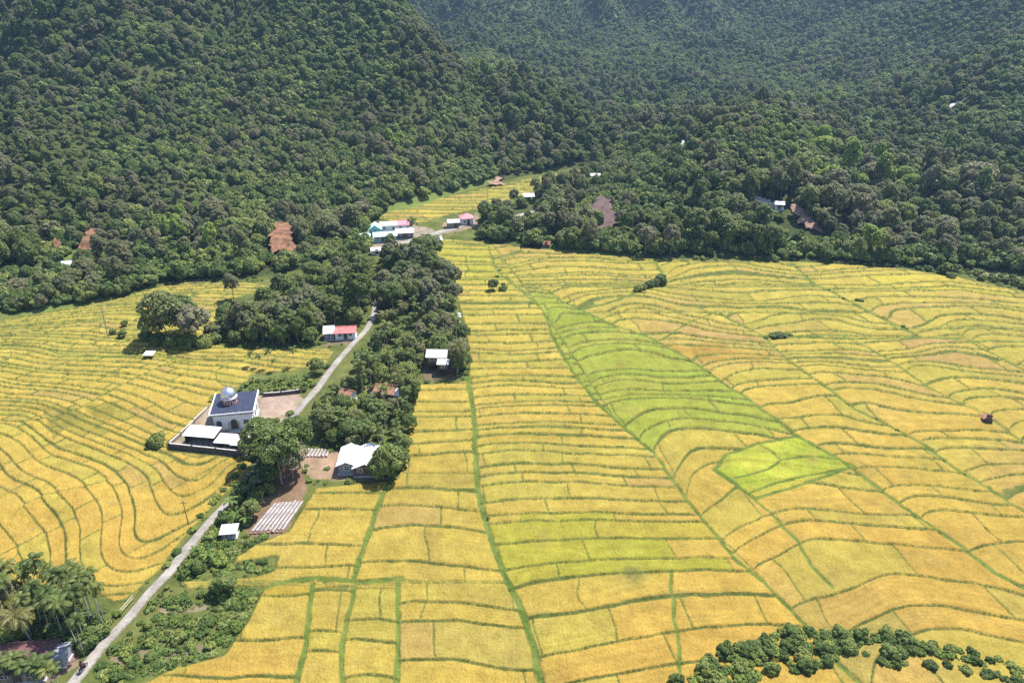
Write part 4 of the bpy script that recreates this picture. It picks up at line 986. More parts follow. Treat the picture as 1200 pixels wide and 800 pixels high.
# --- vegetable beds under mulch film
def beds(corners, n, label, group):
    a, b, c, d = [Vector(at_px(*p)) for p in corners]      # far-left, far-right, near-right, near-left
    for i in range(n):
        t = (i + .5) / n; p = a.lerp(b, t); q = d.lerp(c, t); L = (q - p).length; rz = math.atan2(q.y - p.y, q.x - p.x); mid = (p + q) / 2
        w = (b - a).length / n
        root = empty('vegetable_bed', (mid.x, mid.y, plane(mid.y)), rz, label, 'garden bed', group)
        m = MB(); w2 = w * .36; cut = random.uniform(.86, 1.0); ns = 14; prof = [(-w2, -.05), (-w2 * .85, .22), (-w2 * .4, .3), (w2 * .4, .3), (w2 * .85, .22), (w2, -.05)]
        vs_ = []; fs_ = []
        for k in range(ns + 1):
            xx = (-.5 + k / ns) * L * cut
            for yv, zv in prof: vs_.append((xx, yv + random.uniform(-.04, .04), zv + random.uniform(-.03, .03)))
        for k in range(ns):
            for j in range(5): e = k * 6 + j; fs_.append((e, e + 1, e + 7, e + 6))
        m.add(vs_, fs_); m.build('mulch_film', M['plastic'], root)
        s2 = MB().box((0, 0, .02), (L, w * .8, .18)); s2.build('soil_ridge', M['soil'], root)
beds([(322,588),(357,586),(332,624),(291,626)], 8, 'silver film covered vegetable bed in the bare garden below the big tree', 'film covered beds of the lower garden')
beds([(360,526),(388,526),(384,536),(354,536)], 7, 'silver film covered vegetable bed beside the two gabled house', 'film covered beds of the upper garden')
LAND.append((*at_px(325, 600)[:2], 'the silver vegetable beds'))

# --- poles, rails
def pole(name, label, u, v, h, r, mat, cross=False, lean=0):
    x, y, z = at_px(u, v); root = empty(name, (x, y, z), 0, label, 'pole')
    MB().tube([(0, 0, -.4), (lean * .4, 0, h * .5), (lean, 0, h)], [r, r * .8, r * .6], 7).build('shaft', M[mat], root)
    if cross:
        MB().box((lean, 0, h - .5), (1.3, .09, .09)).build('crossarm', M['dark_wood'], root)
        for sx in (-.55, .55): MB().lathe([(.05, 0), (.07, .06), (.03, .16)], (lean + sx, 0, h - .45), 8).build('insulator', M['trim'], root)
pole('utility_pole', 'thin utility pole at the left edge of the road', 221, 615, 5.5, .09, 'dark_wood', True)
pole('dead_palm_trunk', 'bare grey palm trunk standing alone in the left field', 127, 397, 10.5, .16, 'palm_bark', False, .5)
def rail():
    p = [at_px(*q) for q in [(142,721),(150,711),(157,703)]]; cx, cy, cz = p[1]
    root = empty('bamboo_rail', (cx, cy, cz), 0, 'pale bamboo rail leaning beside the road near the palms', 'rail')
    for q in p: MB().tube([(q[0]-cx, q[1]-cy, -.3), (q[0]-cx, q[1]-cy, 1.1)], .06, 6).build('post', M['bamboo'], root)
    for h in (.55, 1.05): MB().tube([(p[0][0]-cx, p[0][1]-cy, h), (p[2][0]-cx, p[2][1]-cy, h + .05)], .055, 6).build('bar', M['bamboo'], root)
rail()

# --- motorcycle and rider coming down the road
def bike():
    x, y, z = at_px(99, 786); z += .33
    a = Vector(at_px(120, 757)) - Vector(at_px(84, 803)); rz = math.atan2(a.y, a.x)
    root = empty('motorcycle', (x, y, z), rz, 'dark motorcycle riding along the pale road near the photo corner', 'motorcycle')
    for wx in (-.62, .62):
        w = MB(); n = 20
        for k in range(n):
            w0, w1 = 2 * math.pi * k / n, 2 * math.pi * (k + 1) / n
            w.tube([(wx + .25 * math.cos(w0), 0, .3 + .25 * math.sin(w0)), (wx + .25 * math.cos(w1), 0, .3 + .25 * math.sin(w1))], .05, 6, False)
        wh = w.build('wheel', M['black'], root, True)
        h = MB()
        for k in range(8):
            w0 = 2 * math.pi * k / 8; h.tube([(wx, 0, .3), (wx + .22 * math.cos(w0), 0, .3 + .22 * math.sin(w0))], .012, 5)
        h.build('rim', M['chrome'], wh)
    MB().extr([(-.75, -.09, .55), (-.2, -.09, .35), (.25, -.09, .35), (.45, -.09, .75), (.3, -.09, .85), (0, -.09, .6), (-.55, -.09, .72)], (0, .18, 0)).build('body', M['red_paint'], root)
    MB().box((-.32, 0, .76), (.7, .24, .1)).build('seat', M['black'], root)
    MB().tube([(.62, 0, .3), (.45, 0, .8), (.38, 0, 1.0)], .035, 7).build('fork', M['chrome'], root)
    MB().tube([(.3, -.34, 1.02), (.4, 0, 1.0), (.3, .34, 1.02)], .018, 6).build('handlebar', M['black'], root)
    MB().lathe([(.02, 0), (.09, .02), (.09, .1), (.04, .14)], (.47, 0, .82), 10).build('headlight', M['trim'], root)
    MB().tube([(-.7, -.14, .32), (0, -.14, .25)], .04, 7).build('exhaust', M['chrome'], root)
    # rider: one skinned figure, seated
    J = {'pel': (-.28, 0, .9), 'sp': (-.24, 0, 1.1), 'ch': (-.14, 0, 1.32), 'nk': (-.1, 0, 1.48), 'hd': (-.06, 0, 1.6), 'ht': (-.05, 0, 1.72)}
    rd_ = {'pel': .15, 'sp': .14, 'ch': .15, 'nk': .06, 'hd': .1, 'ht': .08}
    E_ = [('pel', 'sp'), ('sp', 'ch'), ('ch', 'nk'), ('nk', 'hd'), ('hd', 'ht')]
    for s_, n in ((-1, 'l'), (1, 'r')):
        J.update({n + 'sh': (-.12, .19 * s_, 1.4), n + 'el': (.08, .28 * s_, 1.18), n + 'wr': (.27, .31 * s_, 1.06), n + 'hn': (.32, .31 * s_, 1.04),
                  n + 'hp': (-.25, .1 * s_, .86), n + 'kn': (.14, .17 * s_, .78), n + 'an': (.02, .18 * s_, .38), n + 'ft': (.18, .18 * s_, .32)})
        rd_.update({n + 'sh': .075, n + 'el': .05, n + 'wr': .036, n + 'hn': .042, n + 'hp': .1, n + 'kn': .068, n + 'an': .045, n + 'ft': .04})
        E_ += [('ch', n + 'sh'), (n + 'sh', n + 'el'), (n + 'el', n + 'wr'), (n + 'wr', n + 'hn'), ('pel', n + 'hp'), (n + 'hp', n + 'kn'), (n + 'kn', n + 'an'), (n + 'an', n + 'ft')]
    ks = list(J); me = bpy.data.meshes.new('person'); me.from_pydata([J[k] for k in ks], [(ks.index(a), ks.index(b)) for a, b in E_], [])
    o = link(bpy.data.objects.new('person', me)); o.location = (x, y, z); o.rotation_euler = (0, 0, rz)
    sk = o.modifiers.new('skin', 'SKIN'); sk.use_smooth_shade = True
    for i, k in enumerate(ks):
        me.skin_vertices[0].data[i].radius = (rd_[k], rd_[k]); me.skin_vertices[0].data[i].use_root = (k == 'pel')
    o.modifiers.new('sub', 'SUBSURF').levels = 1; o.modifiers['sub'].render_levels = 2
    me.materials.append(M['shirt'])
    tag(o, 'person in dark clothes riding the motorcycle down the road', 'person')
    MB().lathe([(.1, 0), (.135, .04), (.14, .12), (.1, .2), (.03, .23)], (-.05, 0, 1.6), 12).build('helmet', M['black'], o, True)
    tr_ = MB()
    for s_ in (-1, 1): tr_.tube([(-.25, .1 * s_, .86), (.14, .17 * s_, .78), (.02, .18 * s_, .42)], [.115, .085, .065], 8)
    tr_.build('trousers', M['cloth'], o, True)
bike()

# ------------------------------------------------------------------ planting
def blocked(x, y, rad=0., front=True):
    for bx, by, w, d, f in BUILT:
        if abs(x - bx) < w + rad and by - d - rad - (f if front else 0) < y < by + d + rad: return True
    return False
def near_land(x, y, mx=11.):
    best = None
    for lx, ly, ph in LAND:
        d = math.hypot(lx - x, ly - y)
        if d < mx and (best is None or d < best[0]): best = (d, ph, ly)
    if not best: return None
    return ('behind ' if y > best[2] + 1 else 'in front of ' if y < best[2] - 3 else 'beside ') + best[1]
KIND = {'round': 'rounded leafy tree', 'tall': 'tall narrow leafy tree', 'wide': 'broad flat topped tree', 'small': 'small bushy tree', 'open': 'tall sparse tree with open crown',
        'dark': 'dense dark green tree', 'pale': 'small pale green tree', 'grey': 'grey green tall tree', 'lace': 'large airy dark tree', 'areca': 'tall slim areca palm', 'areca_short': 'short areca palm', 'coco': 'drooping coconut palm',
        'banana': 'broad leaved banana plant', 'shrub': 'low green shrub', 'bush': 'dark rounded bush', 'pointed': 'tall dense dark bush'}
CATS = {'areca': 'palm', 'areca_short': 'palm', 'coco': 'palm', 'banana': 'banana plant', 'shrub': 'shrub', 'bush': 'bush', 'pointed': 'bush'}
def put(key, x, y, s=1., zone='', z=None, label=None, sz=None):
    ph = near_land(x, y) or zone
    lab = label or (('%s %s' % (KIND[key], ph)).strip())
    zz_ = float(plane(y)) if z is None else z
    return plant(key, float(x), float(y), zz_, s, None, lab, CATS.get(key, 'tree'), None if label else lab.replace(KIND[key], KIND[key] + 's'), sz)
def put_px(key, u, v, s=1., zone='', label=None, sz=None):
    x, y, z = at_px(u, v); return put(key, x, y, s, zone, z, label, sz)
rline = [(float(a), float(b)) for a, b in road_line + road2]
def droad(x, y): return float(segdist(np.array([x]), np.array([y]), rline)[0])
PLACED = []
def hides_road(x, y, h, r):
    for f in (0, .25, .5, .75, .95):
        y2 = y + f * h * y / H; x2 = x * y2 / y
        if droad(x2, y2) < r * .75 + 1.0:
            v2 = float(to_px(x2, y2, plane(y2))[1])
            if 372 < v2 < 478 or v2 > 655 or 600 < v2 < 655: return True
    return False
def scatter(poly_px, n, mix, zone, mind=3.2, smin=.7, smax=1.1, road=3.0, rad=1.6, clearf=True):
    poly = Gp(poly_px); xs = [p[0] for p in poly]; ys = [p[1] for p in poly]; keys = [k for k, w in mix]; ws = [w for k, w in mix]; c = 0
    for _ in range(n * 40):
        if c >= n: break
        x, y = random.uniform(min(xs), max(xs)), random.uniform(min(ys), max(ys))
        if not inpoly(np.array([x]), np.array([y]), poly)[0]: continue
        if blocked(x, y, rad, clearf) or droad(x, y) < road: continue
        if any((px - x) ** 2 + (py - y) ** 2 < mind * mind for px, py in PLACED): continue
        key = random.choices(keys, ws)[0]; s_ = random.uniform(smin, smax) * (1.3 if key.startswith('areca') else 1)
        if hides_road(x, y, PROTO[key]['h'] * s_, PROTO[key]['r'] * s_): continue
        PLACED.append((x, y)); put(key, x, y, s_, zone); c += 1

# prominent single trees
put_px('wide', 198, 399, 1.25, label='broad dark tree at left of the clump out in the left field')
put_px('grey', 232, 403, 1.12, label='big rounded grey green tree at right of the clump in the left field', sz=.85)
put_px('dark', 216, 391, 1.2, label='dark tree at the back of the clump in the left field')
put_px('dark', 180, 397, .8, label='low dark tree at the outer left of the field clump')
for u, v, k, s_ in [(172,398,'bush',1.1),(186,403,'bush',1.2),(204,405,'bush',1.3),(222,407,'bush',1.3),(240,406,'bush',1.2),(252,402,'bush',1.1)]: put_px(k, u, v, s_, label=None, zone='along the foot of the clump in the left field')
put_px('grey', 222, 398, 1.0, label='middle grey green tree of the clump in the left field', sz=.8)
put_px('small', 250, 396, .8, label='small tree at the outer right of the field clump')
put_px('dark', 268, 377, .8, label='dark rounded tree on the grass right of the field clump', sz=.8)
put_px('open', 274, 352, .72, label='thin sparse brownish tree behind the left field')
put_px('lace', 330, 566, 1.0, label='large airy roadside tree casting shade on the bare garden', sz=.95)
put_px('grey', 343, 560, .85, label='grey green tree just right of the large airy roadside tree')
put_px('small', 340, 532, .8, label='small tree behind the large airy roadside tree')
put_px('lace', 311, 548, .8, label='dark spreading tree between the mosque sheds and the road')
put_px('lace', 352, 548, .78, label='airy tree beside the road above the silver beds')
put_px('pointed', 318, 566, 1.15, label='tall dark bush at the foot of the large roadside tree')
put_px('dark', 292, 533, .5, label='small dark tree at the corner of the mosque sheds')
put_px('tall', 423, 372, 1.1, label='tall pale trunked tree left of the road bend')
put_px('pointed', 437, 350, 1.3, label='dark conical tree over the top of the road')
put_px('pointed', 265, 694, 1.0, label='lone dark bush among small paddies right of the road', sz=.85)
put_px('bush', 185, 522, .95, label='green bush at the left corner of the mosque yard')
put_px('bush', 178, 521, .6, label='smaller green bush just outside the mosque yard')
for u, v, s, l in [(147,383,.35,'left upper'),(133,393,.35,'lowest'),(144,396,.4,'rightmost')]:
    put_px('small', u, v, s, label='tiny bushy tree in the left rice field, %s of three' % l)
for u, v, s, l in [(296,430,.55,'leftmost of the slim palms above the green crop patch'),(304,431,.5,'second slim palm above the green crop patch'),(316,432,.6,'middle slim palm above the green crop patch'),(322,436,.45,'short slim palm just over the green crop patch'),(346,430,.6,'right hand slim palm above the green crop patch')]:
    put_px('areca_short', u, v, s, label=l)
put_px('small', 372, 438, .75, label='small leafy tree by the road at the crop patch corner')
put_px('small', 578, 341, .6, label='left of two small trees in the upper right field')
put_px('bush', 590, 341, .75, label='right one of two small trees in the upper right field')
for i, (u, v, s) in enumerate([(748,342,.8),(754,340,.7),(761,337,1.0),(768,335,.8),(774,333,1.1),(775,328,.8)]):
    put_px('bush', u, v, s, 'in the row across the upper right field')
for u, v, s in [(905,396,.7),(911,395,.8),(918,395,.6),(926,394,.4),(898,397,.4)]: put_px('bush', u, v, s, 'on the middle bund of the right field', sz=.7)
for u, v, s in [(988,351,.45),(1005,353,.6),(1010,354,.5),(1058,384,.5),(1036,373,.4),(1063,386,.35),(972,341,.4)]: put_px('shrub', u, v, s, 'on the far right ditch bank')
for u, v, s in [(590,334,.5),(583,326,.6),(586,318,.5)]: put_px('shrub', u, v, s, 'along the ditch in the upper right field')
# palm grove in the lower left corner
PG = 'in the palm grove by the road'
for u, v, s in [(2,735,.95),(14,742,1.0),(26,728,1.0),(38,746,1.0),(50,734,1.05),(60,748,1.0),(68,736,1.0),(77,752,1.05),(84,742,.95),(92,762,1.05),(97,752,1.0),(103,744,1.0),(96,732,1.0),(85,724,.95),(108,738,.95),(114,731,.95),(120,734,.9),(111,722,.9),(102,716,.85),(72,722,.95),(58,716,.95),(42,716,.9),(30,710,.85),(18,714,.9),(6,710,.85),(80,712,.9),(94,710,.85),(64,708,.85),(50,706,.85),(34,702,.85),(16,702,.8),(0,704,.85),(116,716,.8),(122,727,.8),(99,768,1.0),(74,728,.9),(-14,740,1.0),(-20,720,1.0)]:
    put_px('areca', u + random.uniform(-2, 2), v + random.uniform(-2, 2), s * random.uniform(.72, .9), PG); PLACED.append(tuple(at_px(u, v)[:2]))
put_px('coco', 40, 758, .85, label='drooping yellowish coconut palm above the maroon roof')
put_px('coco', 12, 735, .75, label='coconut palm at the left end of the palm grove')
put_px('grey', 18, 728, .62, label='pale twiggy tree among the palms at the photo edge')
put_px('grey', 46, 722, .5, label='smaller pale twiggy tree in the middle of the palm grove')
for u, v, s in [(4,802,.75),(16,806,.7),(28,802,.75),(40,808,.7),(50,802,.7),(60,806,.75),(68,808,.62),(10,812,.8),(34,815,.8),(54,814,.7),(-6,805,.8),(22,806,.8),(46,812,.8),(64,812,.7)]:
    put_px('areca_short', u, v - 6, s * .95, 'in front of the maroon roofed house', sz=.78)
for u, v in [(105,758),(112,748),(95,752),(70,752),(118,745),(84,756),(8,742),(22,748),(36,742),(52,745),(66,742),(80,740),(94,740),(108,736),(-8,748),(16,735),(44,733),(60,730),(76,728),(90,727),(104,725),(30,728),(2,726),(50,722),(70,718),(88,716)]: put_px('bush', u, v, random.uniform(.6, .95), 'at the foot of the palm grove')
scatter([(0,770),(60,760),(100,750),(130,725),(130,715),(90,722),(40,735),(0,740)], 14, [('banana', 1), ('shrub', 2), ('bush', 1)], 'under the palm grove', 1.8, .6, 1.0, 2.4, .5, False)
# garden strip between the road and the right field
STRIP_S = [(372,480),(400,452),(470,452),(484,462),(476,500),(472,552),(448,558),(444,540),(400,526),(376,520),(362,498)]
scatter(STRIP_S, 64, [('areca', 2.5), ('areca_short', 3), ('banana', 4), ('dark', 1.5), ('small', 2), ('round', 1)], 'in the garden strip above the two gabled house', 1.8, .42, .72, 2.8, .8)
STRIP_M = [(402,446),(418,418),(444,385),(452,372),(520,372),(538,380),(546,400),(546,440),(500,446),(470,452)]
scatter(STRIP_M, 84, [('dark', 1.5), ('small', 3), ('areca_short', 2.5), ('areca', 1), ('banana', 3), ('grey', 1), ('round', 2), ('coco', .5)], 'in the garden strip left of the stilt house', 2.1, .4, .75, 2.6, .8)
STRIP_N = [(445,376),(444,330),(450,305),(505,294),(528,330),(538,372),(520,376)]
scatter(STRIP_N, 76, [('grey', 4), ('tall', 2), ('small', 3), ('round', 2), ('open', 2.5), ('areca', 1), ('lace', .5)], 'in the wooded strip below the hamlet', 2.7, .5, .9, 3.0, 1.0)
put_px('coco', 536, 437, .85, label='ragged coconut palm at the right of the stilt house')
put_px('coco', 470, 462, .6, label='small coconut palm at the field edge by the rust roofed house')
put_px('dark', 545, 432, .45, label='dark little tree at the field corner right of the stilt house')
GROVE = [(262,404),(268,388),(300,366),(322,354),(352,340),(396,314),(436,302),(442,340),(432,372),(420,385),(378,384),(372,404),(330,406)]
scatter(GROVE, 120, [('dark', 2), ('round', 2), ('grey', 3), ('small', 4), ('wide', 1), ('areca', 2), ('tall', 1.2), ('open', 2), ('banana', 1)], 'in the grove left of the road bend', 2.6, .45, .82, 3.0, 1.0)
scatter([(300,404),(372,404),(378,386),(310,384)], 16, [('areca_short', 2), ('banana', 1), ('small', 2)], 'along the lower edge of the grove', 2.2, .6, .85, 2.5, .6)
# plants at the road edges
for u, v, k, s_ in [(303,560,'bush',.9),(294,574,'banana',.9),(280,590,'bush',.7),(268,606,'shrub',.8),(252,628,'shrub',.8),(238,645,'shrub',.8),
                    (222,662,'shrub',.6),(300,537,'bush',.8),(322,503,'small',.5),(340,486,'shrub',.7),(368,452,'shrub',.7),(384,431,'shrub',.6),(133,762,'shrub',.6),(120,782,'shrub',.6),(297,566,'small',.55),(285,580,'bush',1.0),(272,597,'banana',1.0),(262,612,'bush',.7),(246,632,'bush',.6),(230,652,'banana',.8),(315,545,'bush',1.0),(308,556,'small',.5)]:
    put_px(k, u, v, s_, 'at the edge of the village road')
# right of the road, lower strip
scatter([(284,600),(300,572),(312,560),(318,575),(292,618),(262,640),(250,640)], 16, [('banana', 2), ('bush', 3), ('small', 1), ('areca_short', 1)], 'between the road and the silver vegetable beds', 1.8, .6, .95, 2.2, .4)
scatter([(205,680),(240,640),(275,640),(262,664),(230,670)], 12, [('bush', 3), ('banana', 1.5), ('shrub', 2)], 'beside the road below the garden shelter', 1.9, .6, 1.0, 2.2, .4)
scatter([(118,790),(150,752),(195,700),(300,700),(270,755),(200,775),(150,800)], 14, [('shrub', 6), ('bush', .6), ('banana', 1)], 'on the overgrown bank right of the road', 2.2, .3, .75, 3.0, .4)
scatter([(246,472),(300,445),(372,444),(366,458),(305,462),(262,468)], 46, [('banana', 3), ('shrub', 2)], 'in the crop patch behind the mosque', 1.35, .5, .72, 2.4, .2, False)
for u, v, s in [(470,548,.5),(474,530,.45),(480,505,.45),(478,488,.4),(484,470,.4),(449,562,.7),(456,560,.8)]: put_px('dark', u, v, s, 'along the field edge of the garden strip')
for u, v, s in [(284,548,.7),(276,560,.6),(262,576,.5),(250,590,.6),(235,606,.5),(226,622,.6),(208,648,.6),(196,664,.5),(255,584,.6)]: put_px('shrub', u, v, s, 'on the left verge of the road')
# shrub belt at the very front right
BELT = []
BP = [(786,802),(828,776),(868,754),(920,742),(1000,740),(1068,748),(1078,764),(1000,776),(905,792),(862,808)]
while len(BELT) < 185:
    u, v = random.uniform(785, 1080), random.uniform(738, 808)
    if inpoly(np.array([u]), np.array([v]), BP)[0] and all((u - a) ** 2 + (1.5 * (v - b)) ** 2 > 28 for a, b, _ in BELT): BELT.append((u, v, random.uniform(.4, .75)))
    elif random.random() < .0005: break
for i in range(46):
    u = 1060 + random.random() * 160; v = np.interp(u, [1060, 1120, 1200], [758, 766, 788]) + random.uniform(-6, 6); BELT.append((u, v, random.uniform(.35, .62)))
for i in range(36):
    u = 1030 + random.random() * 180; v = np.interp(u, [1030, 1120, 1200], [778, 784, 802]) + random.uniform(-3, 3); BELT.append((u, v, random.uniform(.28, .45)))
for u, v, s in BELT: put_px(random.choice(['bush', 'shrub', 'shrub']), u, v, s, 'in the shrub belt at the front right')
put_px('pale', 1108, 321, .8, label='small pale green tree on the bank at the left end of the meadow')
# meadow shrubs at the far right edge
for u, v, s in [(1115,326,.8),(1118,318,.9),(1146,322,.8),(1150,328,.7),(1165,330,.7),(1178,331,.8),(1190,334,.8),(1172,326,.5),(1200,338,.9),(1186,327,.6),(1160,327,.5)]: put_px('bush', u, v, s, 'on the meadow behind the far right field')
scatter([(815,306),(930,307),(1050,314),(1110,322),(1110,318),(1050,310),(930,303),(815,303)], 26, [('shrub', 3), ('bush', 1)], 'on the green bank behind the right field', 2.2, .5, .9, 0, .2, False)

# forest: nearest trees as individuals, the mass as one scattered wood
fx, fy = [], []
yv = 150.
while yv < 1500:
    spc = 4.8 - 1.25 * min(1, max(0, (yv - 230)) / 120) + max(0, yv - 480) * .004
    hw = yv * .74 + 60
    nx = int(2 * hw / spc)
    xs = -hw + (np.arange(nx) + RNG.random(nx) * .95) * spc; ys = yv + RNG.random(nx) * spc * .95
    fx.append(xs); fy.append(ys); yv += spc
fx = np.concatenate(fx); fy = np.concatenate(fy)
ok = ~inpoly(fx, fy, VALG)
fz = hill(fx, fy); uu, vv_ = to_px(fx, fy, fz)
uu0, vv0 = to_px(fx, fy, plane(fy))
ok &= ~((vv0 > 384) & (uu0 > -400))
ok &= (uu > -140) & (uu < 1340)
for poly, fr_ in CLEAR:
    for k in range(0, int(fr_) + 1, 2): ok &= ~inpoly(fx, fy + k, poly)
for bx, by, w, d, f in BUILT:
    ok &= ~((np.abs(fx - bx) < w + 1.5) & (fy > by - d - f - 1.5) & (fy < by + d + 1.5))
r2 = np.array(road2); ok &= segdist(fx, fy, road2) > 4
fx, fy, fz, uu, vv_ = (a[ok] for a in (fx, fy, fz, uu, vv_))
openness = open_at(fx, fy)
ok = ~((openness > .6) & (RNG.random(len(fx)) < np.where(fy > 650, .1, .25)))
fx, fy, fz, uu, vv_, openness = (a[ok] for a in (fx, fy, fz, uu, vv_, openness))
sf_ = 1.0; fs = (.5 + .62 * RNG.random(len(fx)) ** 1.3) * (1 - .22 * openness) * (.72 + .56 * sstep(.3, .7, fbm(fx / 26., fy / 26., 93, 2)))
big_ = RNG.random(len(fx)) < .06; fs = np.where(big_, fs * 1.3, fs) * (1 - .36 * sstep(225, 350, fy))
keys_f = ['round', 'tall', 'wide', 'small', 'open', 'dark', 'grey', 'pale']
ki = RNG.choice(len(keys_f), len(fx), p=[.22, .16, .15, .19, .08, .1, .08, .02])
ki = np.where((openness > .3) & (RNG.random(len(fx)) < .85), 7, ki)
dist = np.sqrt(fx ** 2 + fy ** 2 + (fz - H) ** 2)
vis = (uu > -5) & (uu < 1205)
order = np.argsort(np.where(vis, dist / fs, 1e9))
N_IND = 96
ind = set(order[:N_IND].tolist())
for i in order[:N_IND]:
    z_ = 'in the forest edge left of the hamlet' if uu[i] < 430 else ('on the wooded rise behind the hamlet road' if uu[i] < 700 else ('at the forest edge behind the right field' if uu[i] < 930 else 'at the forest edge by the meadow'))
    put(keys_f[ki[i]], float(fx[i]), float(fy[i]), float(fs[i]), z_, float(fz[i]))
rest = np.array([i for i in range(len(fx)) if i not in ind])

def gn_scatter(name, P, S_, Rz, I_, protos):
    me = bpy.data.meshes.new(name); me.vertices.add(len(P)); me.vertices.foreach_set('co', np.asarray(P, np.float32).ravel())
    for an, arr, ty in (('sc', S_, 'FLOAT'), ('rz', Rz, 'FLOAT'), ('tall', .72 + .75 * RNG.random(len(P)) ** 1.6, 'FLOAT')):
        a = me.attributes.new(an, ty, 'POINT'); a.data.foreach_set('value', np.asarray(arr, np.float32))
    a = me.attributes.new('pick', 'INT', 'POINT'); a.data.foreach_set('value', np.asarray(I_, np.int32))
    o = link(bpy.data.objects.new(name, me))
    ng = bpy.data.node_groups.new(name, 'GeometryNodeTree')
    ng.interface.new_socket('Geometry', in_out='INPUT', socket_type='NodeSocketGeometry'); ng.interface.new_socket('Geometry', in_out='OUTPUT', socket_type='NodeSocketGeometry')
    gi = ng.nodes.new('NodeGroupInput'); go = ng.nodes.new('NodeGroupOutput'); L = ng.links.new
    jn = ng.nodes.new('GeometryNodeJoinGeometry')
    for parts in protos:
        j2 = ng.nodes.new('GeometryNodeJoinGeometry')
        for pobj in parts:
            oi = ng.nodes.new('GeometryNodeObjectInfo'); oi.transform_space = 'ORIGINAL'; oi.inputs['Object'].default_value = pobj
            L(oi.outputs['Geometry'], j2.inputs[0])
        g2 = ng.nodes.new('GeometryNodeGeometryToInstance'); L(j2.outputs[0], g2.inputs[0]); L(g2.outputs[0], jn.inputs[0])
    ip = ng.nodes.new('GeometryNodeInstanceOnPoints'); L(gi.outputs[0], ip.inputs['Points']); L(jn.outputs[0], ip.inputs['Instance'])
    ip.inputs['Pick Instance'].default_value = True
    def na(n, ty):
        q = ng.nodes.new('GeometryNodeInputNamedAttribute'); q.data_type = ty; q.inputs[0].default_value = n; return q.outputs[0]
    L(na('pick', 'INT'), ip.inputs['Instance Index'])
    cx_ = ng.nodes.new('ShaderNodeCombineXYZ'); L(na('rz', 'FLOAT'), cx_.inputs[2]); er = ng.nodes.new('FunctionNodeEulerToRotation'); L(cx_.outputs[0], er.inputs[0]); L(er.outputs[0], ip.inputs['Rotation'])
    cs = ng.nodes.new('ShaderNodeCombineXYZ'); sc_ = na('sc', 'FLOAT')
    for k in range(2): L(sc_, cs.inputs[k])
    mz = ng.nodes.new('ShaderNodeMath'); mz.operation = 'MULTIPLY'; L(sc_, mz.inputs[0]); L(na('tall', 'FLOAT'), mz.inputs[1]); L(mz.outputs[0], cs.inputs[2])
    L(cs.outputs[0], ip.inputs['Scale']); L(ip.outputs[0], go.inputs[0])
    md = o.modifiers.new('scatter', 'NODES'); md.node_group = ng
    tag(o, kind='stuff'); return o
gn_scatter('forest', np.stack([fx, fy, fz], -1)[rest], fs[rest], RNG.random(len(rest)) * 6.28, ki[rest], [PROTO[k]['parts'] for k in keys_f][::-1] if False else [PROTO[k]['parts'] for k in keys_f])

# undergrowth: weeds on verges, banks, gardens and the forest margin
wx, wy = [], []
def weed_area(poly_px, dens):
    poly = Gp(poly_px); xs = [p[0] for p in poly]; ys = [p[1] for p in poly]
    n = int(dens * (max(xs) - min(xs)) * (max(ys) - min(ys))); a = RNG.uniform(min(xs), max(xs), n); b = RNG.uniform(min(ys), max(ys), n)
    m = inpoly(a, b, poly); wx.append(a[m]); wy.append(b[m])
weed_area([(100,800),(150,740),(200,680),(245,625),(300,575),(318,575),(290,630),(335,625),(320,655),(310,700),(262,765),(165,800)], 1.1)
weed_area([(60,800),(120,740),(190,670),(250,600),(310,535),(300,530),(240,590),(190,650),(135,700),(80,760),(0,740),(0,800)], .35)
weed_area([(365,500),(400,450),(440,385),(445,300),(505,294),(545,380),(546,445),(486,452),(470,560),(366,570),(352,560)], .4)
weed_area([(255,408),(255,370),(320,335),(420,290),(440,300),(440,370),(385,420),(300,408)], .4)
weed_area([(-60,378),(130,352),(190,332),(330,318),(330,330),(200,338),(130,358),(-60,384)], .3)
weed_area([(560,281),(700,297),(930,305),(1120,322),(1250,352),(1250,330),(1120,308),(930,300),(700,292)], .35)
weed_area([(800,800),(860,768),(960,746),(1060,750),(1220,780),(1220,795),(1060,765),(900,772),(840,800)], 1.0)
wx = np.concatenate(wx); wy = np.concatenate(wy)
# tufts along the broad ditch banks
for pl, hw, nm in LINES:
    if nm in 'aeghi':
        g = Gp(pl)
        for i in range(len(g) - 1):
            n = int(math.hypot(g[i+1][0]-g[i][0], g[i+1][1]-g[i][1]) * .8); t = RNG.random(n)
            wx = np.r_[wx, g[i][0] + (g[i+1][0]-g[i][0]) * t + RNG.normal(size=n) * .3]; wy = np.r_[wy, g[i][1] + (g[i+1][1]-g[i][1]) * t + RNG.normal(size=n) * .3]
keepw = segdist(wx, wy, road_line) > .95 + .5 * RNG.random(len(wx))
keepw &= segdist(wx, wy, road2) > 2.3
for bx, by, w, d, f in BUILT: keepw &= ~((np.abs(wx - bx) < w + .2) & (np.abs(wy - by) < d + .2))
wu, wv = to_px(wx, wy, plane(wy))
for pl, c in DIRT[:9]: keepw &= ~inpoly(wu, wv, pl) | (RNG.random(len(wx)) < .06)
wx, wy = wx[keepw], wy[keepw]
onf = inpoly(*to_px(wx, wy, plane(wy)), FR) | inpoly(*to_px(wx, wy, plane(wy)), FL)
wk_ = np.where(onf, 0, RNG.integers(0, 3, len(wx))); ws_ = (.35 + .75 * RNG.random(len(wx)) ** 1.5) * np.where(onf, .5, 1) * np.where(wk_ == 1, .5, 1)
PROTO['weed']['used'] = True
wz = plane(wy)
